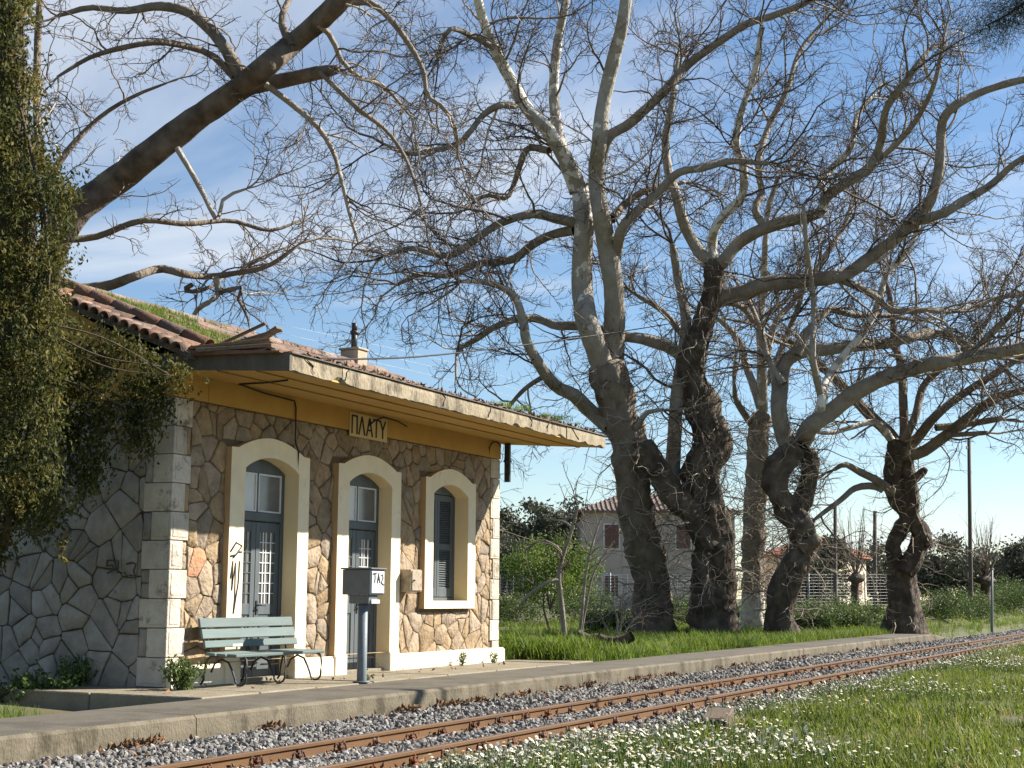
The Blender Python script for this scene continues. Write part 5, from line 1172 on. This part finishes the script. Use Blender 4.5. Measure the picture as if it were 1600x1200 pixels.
# ------------------------------------------------------------------ fence, poles, wires
fn0, fn1 = far(772, 68), far(1395, 70)
fe = empty('wire_fence', tuple(fn0), 'galvanised wire mesh fence running behind the trees', 'fence')
dirv = fn1 - fn0; nP = 15
for i in range(nP):
    p = fn0 + dirv * i / (nP - 1); q = MB(); q.tube([(p[0], p[1], p[2] - .2), (p[0], p[1], p[2] + 1.95)], .032, 6); q.build('post', M['galv'], fe)
q = MB()
for k in range(13): q.bar(fn0 + np.array([0, 0, .12 + k * .145]), fn1 + np.array([0, 0, .12 + k * .145]), .009, 3)
n_ = int(np.linalg.norm(dirv) / .3)
for i in range(n_): p = fn0 + dirv * i / n_; q.bar(p + np.array([0, 0, .12]), p + np.array([0, 0, 1.87]), .006, 3)
o = q.build('wire_mesh', M['galv'], fe); o['kind'] = 'stuff'
PG = 'poles beyond the trees'
for (u, vt, vb_, d, r_, lab, mt) in [(1305, 790, 962, 62, .10, 'thin dark pole in front of the cream house', 'wood_pole'), (1367, 800, 940, 72, .12, 'dark pole left of the twisted trunk', 'wood_pole'), (1517, 686, 935, 70, .11, 'tall wooden utility pole against the clear sky at right', 'wood_pole'), (1511, 855, 935, 100, .12, 'short distant pole beside the tall utility pole', 'wood_pole'), (1550, 890, 984, 58, .055, 'thin grey metal post beside the track end', 'mailbox')]:
    a, b = at(u, vb_, d), at(u - (3 if vt < 700 else 0), vt, d); t = empty('utility_pole' if mt == 'wood_pole' else 'marker_post', (a[0], a[1], a[2]), lab, 'pole', PG if mt == 'wood_pole' else None)
    q = MB(); q.tube([(a[0], a[1], min(a[2], float(ground_z(a[0], a[1]))) - .2), a, b], [r_, r_, r_ * .75], 8); q.build('shaft', M[mt], t)
    if vt < 700:
        q = MB(); q.tube([b - np.array([0, 0, .25]), b - np.array([.0, 0, .05])], .05, 6); q.tube([b + np.array([-.1, .1, -.5]), b + np.array([-.1, .1, -.35])], .05, 6); q.build('insulator', M['whitew'], t)
    else:
        q = MB(); q.tube([b, b + np.array([0, 0, .05])], r_ * .9, 8); q.build('cap', M[mt], t)
q = MB(); q.tube(catmull([(13.9, 9.5, 4.17), at(560, 561, 20), at(700, 553, 25), at(930, 524, 34), at(1110, 495, 40), at(1330, 455, 52)], 40), .014, 5); o = q.build('overhead_cable', M['black']); tag(o, 'black cable sagging from the canopy corner toward the trees', 'cable')
for k, (va, vb2) in enumerate(((517, 655), (531, 668), (545, 680))):
    q = MB(); q.tube(catmull([at(430, va - 12, 60), at(700, va + 48, 66), at(960, va + 120, 72), at(1200, va + 180, 80)], 24), .007, 4); o = q.build('overhead_wire', M['whitew']); tag(o, ['uppermost', 'middle', 'lowest'][k] + ' of three thin pale wires behind the station roof', 'wire', 'thin wires behind the roof')
q = MB(); q.tube(catmull([(22.03, 11.3, 2.62), at(830, 843, 30), at(900, 857, 36), at(975, 862, 41)], 16), .006, 4); o = q.build('washing_line', M['board']); tag(o, 'pale cord strung from the station corner to the forked tree', 'cord')
q = MB(); a = at(1556, 973, 76); b = at(1660, 972, 80); q.box((a[0], a[1] - 1.2, a[2] - .35), (a[0] + 9, a[1] + .9, a[2] + .1), .03); o = q.build('concrete_ledge', M['concrete']); tag(o, 'low grey concrete ledge by the track at the right edge', 'ledge')
# thin lamp post standing out of frame on the right, whose shadow crosses the rails and the platform
lp = empty('lamp_post', (22.0, 1.6, 0), 'thin grey lamp post on the grass right of the view', 'lamp post')
q = MB(); q.tube([(22.0, 1.6, -.1), (22.0, 1.6, .4), (22.0, 1.6, 8.2)], [.06, .045, .035], 10); q.build('shaft', M['galv'], lp)
q = MB(); q.tube([(22.0, 1.6, 8.1), (22.2, 1.2, 8.4), (22.4, .8, 8.45)], .025, 8); q.box((22.3, .4, 8.38), (22.5, .9, 8.48), .02); q.build('lamp_head', M['galv'], lp)

# old sleeper end in the grass
q = MB(); q.box((-.75, -.13, -.07), (.75, .13, .09), .015, rot=Matrix.Rotation(.26, 3, 'Z')); o = q.build('timber_sleeper', M['board']); o.location = (15.15, 4.98, .10); tag(o, 'old timber sleeper lying half hidden among the daisies', 'timber')

# ------------------------------------------------------------------ grass, daisies, weeds, fallen leaves
def tuft(seed, n, h, spread, wdt, mt):
    r_ = np.random.default_rng(seed); V = []; Fs = []
    for k in range(n):
        a = r_.uniform(0, 6.28); p = r_.normal(0, spread * .45, 2); hh = h * r_.uniform(.5, 1.1); lean = r_.uniform(.1, .55) * hh; dx, dy = math.cos(a), math.sin(a); px, py = -dy * wdt, dx * wdt; b = len(V)
        for t, w in ((0, 1), (.5, .8), (.85, .45)):
            cx, cy, cz = p[0] + dx * lean * t * t, p[1] + dy * lean * t * t, hh * (t - .18 * t * t)
            V += [(cx - px * w, cy - py * w, cz), (cx + px * w, cy + py * w, cz)]
        V.append((p[0] + dx * lean, p[1] + dy * lean, hh * .80))
        Fs += [(b, b + 1, b + 3, b + 2), (b + 2, b + 3, b + 5, b + 4), (b + 4, b + 5, b + 6)]
    me = bpy.data.meshes.new('tuft'); me.from_pydata(V, [], Fs); me.update(); me.materials.append(mt); return source('grass_tuft', me)
def daisy(seed):
    r_ = np.random.default_rng(seed); q = MB(); h = 1.0
    q.tube([(0, 0, 0), (.06, .03, .5), (.1, .02, .97)], .022, 3, cap=False); n = 9; c = np.array([.1, .02, 1.0]); tl = r_.normal(0, .35, 2); b = len(q.v); k0 = len(q.f)
    R_ = .092
    for i in range(n):
        a = 6.283 * i / n; ar = .26
        pts = [(.0, 0), (R_ * .75 * math.cos(a - ar), R_ * .75 * math.sin(a - ar)), (R_ * math.cos(a), R_ * math.sin(a)), (R_ * .75 * math.cos(a + ar), R_ * .75 * math.sin(a + ar))]
        q.add([(c[0] + x, c[1] + y, c[2] + x * tl[0] + y * tl[1]) for x, y in pts], [(0, 1, 2, 3)])
    k1 = len(q.f)
    q.add([(c[0] + .04 * math.cos(t), c[1] + .04 * math.sin(t), c[2] + .02) for t in np.arange(6) * 1.047], [(0, 1, 2, 3, 4, 5)])
    me = q.mesh('daisy', M['stem']); me.materials.append(M['petal']); me.materials.append(M['disc'])
    for i, p in enumerate(me.polygons): p.material_index = 1 if k0 <= i < k1 else (2 if i >= k1 else 0)
    return source('daisy', me)
rng = np.random.default_rng(99)
def nz(x, y, s, o=0): return np.array([mnoise.noise((a * s, b * s, o)) for a, b in zip(x, y)])
# near field
xa, ya = sample(17000, 9, 30, -3.5, 5.55); xb, yb = sample(9000, 30, 95, -12, 5.6)
x = np.concatenate([xa, xb]); y = np.concatenate([ya, yb])
dens = nz(x, y, .55, 1.5); edge = 5.15 + .45 * sstep(16, 40, x) + .25 * nz(x, x * 0, 1.1, 4)
keep = (y < edge + rng.normal(0, .12, len(x))) & (dens > -.24 + .5 * (rng.random(len(x)) - .5)); x, y, dens = x[keep], y[keep], dens[keep]
P = np.stack([x, y, ground_z(x, y) - .01], -1); keep = in_view(P, 120, 250); P, dens = P[keep], dens[keep]; n = len(P)
s = rng.uniform(.5, 1.15, n) * (1 + .9 * np.clip(nz(P[:, 0], P[:, 1], 1.6, 12) + dens * .5, -.55, .9)) * np.where(P[:, 0] > 30, 1.5, 1.0)
src = [tuft(i, 14, .135, .13, .004, M['grass']) for i in range(5)] + [tuft(60, 9, .075, .12, .014, M['grass2']), tuft(61, 8, .10, .10, .011, M['grass2']), tuft(62, 4, .30, .10, .003, M['grass'])]
scatter('grass', None, P, np.stack([rng.normal(0, .12, n), rng.normal(0, .12, n), rng.uniform(0, 6.28, n)], -1), np.stack([s * 1.2, s * 1.2, s], -1), rng.choice(8, n, p=[.13, .13, .13, .13, .13, .12, .13, .10]), src, 'short spring grass on the near side of the track', 'grass')
xa, ya = sample(30000, 9, 34, -3.5, 5.75); xb, yb = sample(11000, 34, 85, -8, 5.8); x = np.concatenate([xa, xb]); y = np.concatenate([ya, yb])
dn = nz(x, y, .42, 8.5) + .45 * nz(x, y, 1.3, 2.2) + .34 * sstep(2.2, 5.0, y); keep = dn > .06 + .5 * rng.random(len(x)); x, y = x[keep], y[keep]
P = np.stack([x, y, ground_z(x, y) - .01], -1); P = P[in_view(P, 100, 200)]; n = len(P); s = rng.uniform(.11, .22, n) * np.where(P[:, 0] > 34, 1.25, 1)
scatter('daisies', None, P, np.stack([rng.normal(.1, .22, n), rng.normal(0, .22, n), rng.uniform(0, 6.28, n)], -1), np.stack([s * .95, s * .95, s], -1), rng.integers(0, 4, n), [daisy(i) for i in range(4)], 'small white daisies in drifts beside the rails', 'daisies')
# lush strip behind the platform
xl, yl = rng.uniform(7.5, 10.6, 130), rng.uniform(9.82, 10.6, 130)
x = np.concatenate([rng.uniform(22.2, 56, 9500), 22.2 + rng.exponential(3.0, 3200), rng.uniform(50, 95, 3500)]); y = np.concatenate([9.78 + rng.exponential(3.2, 9500), rng.uniform(10.2, 15, 3200), rng.uniform(8.9, 26, 3500)])
P = np.stack([x, y, ground_z(x, y) - .02], -1); keep = in_view(P, 60, 60) & ~((x < 22.9) & (y < 11.2)) & (y < 32); P = P[keep]; n = len(P)
P = np.vstack([P, np.stack([xl, yl, ground_z(xl, yl) - .02], -1)]); n = len(P)
tall = (1.0 + .7 * sstep(27, 22.5, P[:, 0]) * sstep(9.9, 10.6, P[:, 1])) * np.where(P[:, 0] < 12, .3, 1); s = rng.uniform(.55, 1.15, n) * tall * (1 + .4 * nz(P[:, 0], P[:, 1], .6, 5))
src = [tuft(20 + i, 14, .40, .16, .0065, M['grass2']) for i in range(5)]
scatter('tall_grass', None, P, np.stack([rng.normal(0, .1, n), rng.normal(0, .1, n), rng.uniform(0, 6.28, n)], -1), np.stack([s, s, s], -1), rng.integers(0, 5, n), src, 'lush green grass between the platform and the trees', 'grass')
# grass and moss on the roof
x = np.concatenate([rng.uniform(13.7, 17.0, 1500), rng.normal(20.4, .7, 150)]); y = np.concatenate([rng.uniform(11.1, 13.3, 1500), rng.uniform(9.5, 9.9, 150)])
keep = (nz(x, y, 1.0, 7) > -.12); x, y = x[keep], y[keep]
z = np.where(y > 10.8, EZ + (y - 10.8) * SL, 4.2) + .05; P = np.stack([x, y, z], -1); n = len(P); s = rng.uniform(.5, 1.1, n)
scatter('roof_grass', None, P, np.stack([rng.normal(0, .2, n), rng.normal(0, .2, n), rng.uniform(0, 6.28, n)], -1), np.stack([s, s, s], -1), rng.integers(0, 3, n), [tuft(40 + i, 10, .13, .10, .0045, M['grass2']) for i in range(3)], 'grass growing on the old roof tiles', 'grass')
# dry leaves
def dry(seed):
    r_ = np.random.default_rng(seed); V = [(0, 0, 0), (.3, .28, .10), (.55, .18, .0), (1, 0, .22), (.55, -.2, .05), (.28, -.3, .14)]; V = [(a, b, c + r_.normal(0, .1)) for a, b, c in V]
    me = bpy.data.meshes.new('dry_leaf'); me.from_pydata(V, [], [(0, 1, 2), (0, 2, 3), (0, 3, 4), (0, 4, 5)]); me.update()
    a = me.attributes.new('tint', 'FLOAT', 'POINT'); a.data.foreach_set('value', [r_.uniform(.1, .9)] * 6); me.materials.append(M['dryleaf']); return source('dry_leaf', me)
x1 = 8 * (45 / 8) ** rng.random(2600); y1 = 8.47 - np.abs(rng.exponential(.09, 2600)); keep = nz(x1, y1, 2.2, 6) > .12
x2 = rng.uniform(9, 30, 500); y2 = np.where(rng.random(500) < .5, 7.1, 6.03) + rng.normal(0, .13, 500); x3 = rng.uniform(12.6, 21.5, 30); y3 = rng.uniform(10.0, 11.0, 30)
P = np.vstack([np.stack([x1, y1, bed_z(x1, y1) + .02 + .05 * rng.random(2600)], -1)[keep], np.stack([x2, y2, np.full(500, .07)], -1), np.stack([x3, y3, np.full(30, .35)], -1), np.stack([rng.uniform(13.5, 22.4, 420), 9.40 + np.abs(rng.normal(0, .14, 420)), np.full(420, 4.165)], -1)]); n = len(P); s = rng.uniform(.04, .085, n)
scatter('dry_leaves', None, P, np.stack([rng.normal(0, .7, n), rng.normal(-.5, .6, n), rng.uniform(0, 6.28, n)], -1), np.stack([s, s, s], -1), rng.integers(0, 5, n), [dry(i) for i in range(5)], 'curled brown fallen leaves along the platform foot', 'leaves')

def weed(name, label, c, h, w, nst, nl, leaf, seed, cat='plant', group=None):
    global rng
    rng = np.random.default_rng(seed); t = empty(name, tuple(c), label, cat, group); c = np.array(c, float)
    e = c + np.stack([rng.normal(0, w * .4, nst), rng.normal(0, w * .4, nst), h * rng.uniform(.5, 1, nst)], -1); S = np.repeat(c[None], nst, 0) + rng.normal(0, w * .12, (nst, 3)) * np.array([1, 1, 0])
    Pm = np.stack([S, S * .5 + e * .5 + rng.normal(0, .02, (nst, 3)), e], 1); V, Fq = tube_arrays(Pm, np.full((nst, 3), .006), 3)
    obj_of('stems', np_mesh('stems', V, Fq, M['stem']), t)['kind'] = 'stuff'
    idx = rng.integers(0, nst, nst * nl); tt = rng.uniform(.25, 1, len(idx))[:, None]; P = S[idx] * (1 - tt) + e[idx] * tt + rng.normal(0, leaf * .5, (len(idx), 3))
    V, Fq, tn = leaf_cloud(P, rng.uniform(.6, 1.2, len(idx)) * leaf, np.clip(rng.normal(.45, .22, len(idx)), 0, 1), .6, .1)
    obj_of('leaves', np_mesh('leaves', V, Fq, M['weedleaf'], {'tint': tn}, smooth=False), t)['kind'] = 'stuff'
weed('weed_bush', 'round leafy weed growing at the station corner by the bench', (13.36, 10.74, .33), .36, .30, 50, 22, .05, 61)
for k, (u, v, h_, w_, lab) in enumerate([(70, 1100, .34, .5, 'nettle clump at the left edge of the shaded soil'), (110, 1095, .46, .42, 'tallest nettle clump left of the paved slab'), (150, 1090, .36, .34, 'small nettle clump closest to the paved slab'), (20, 1100, .24, .5, 'low weeds at the left border of the picture')]):
    p = onz(u, v, .16); weed('nettle_clump', lab, (p[0], max(p[1], 10.15), .12), h_ + .1, w_, 34, 22, .065, 62 + k, group='weeds on the shaded soil')
for k, (X_, Y_, h_, lab) in enumerate([(16.0, 9.95, .10, 'tiny weed beside the letter box post'), (20.3, 10.86, .26, 'thin weed growing from the plinth under the window'), (21.4, 10.85, .2, 'thin weed near the right end of the plinth')]):
    weed('small_weed', lab, (X_, Y_, .33), h_, .10, 8, 10, .04, 80 + k, group='small weeds in the slab joints')
# dark needled branch hanging in at the upper right corner
pb = empty('pine_branch', tuple(at(1640, -40, 11)), 'dark needled branch hanging in at the upper right corner', 'branch'); rng = np.random.default_rng(5)
Q = catmull([at(1680, -60, 11), at(1620, -10, 11), at(1570, 25, 11), at(1540, 40, 11.1)], 12); q = MB(); q.tube(Q, np.linspace(.02, .006, 12), 5); q.build('stem', M['ivywood'], pb)
idx = rng.integers(2, 12, 2600); S = Q[idx] + rng.normal(0, .10, (2600, 3)); D = unit(rng.normal(size=(2600, 3)) + np.array([-.2, 0, -.8])); Pn, Rn = grow(S, D, rng.uniform(.08, .16, 2600), np.full(2600, .0016), 1, .05, np.zeros(3), .4)
V, Fq = tube_arrays(Pn, Rn, 3); o = obj_of('needles', np_mesh('needles', V, Fq, M['pine'], {'tint': rng.random(len(V))}), pb); o['kind'] = 'stuff'
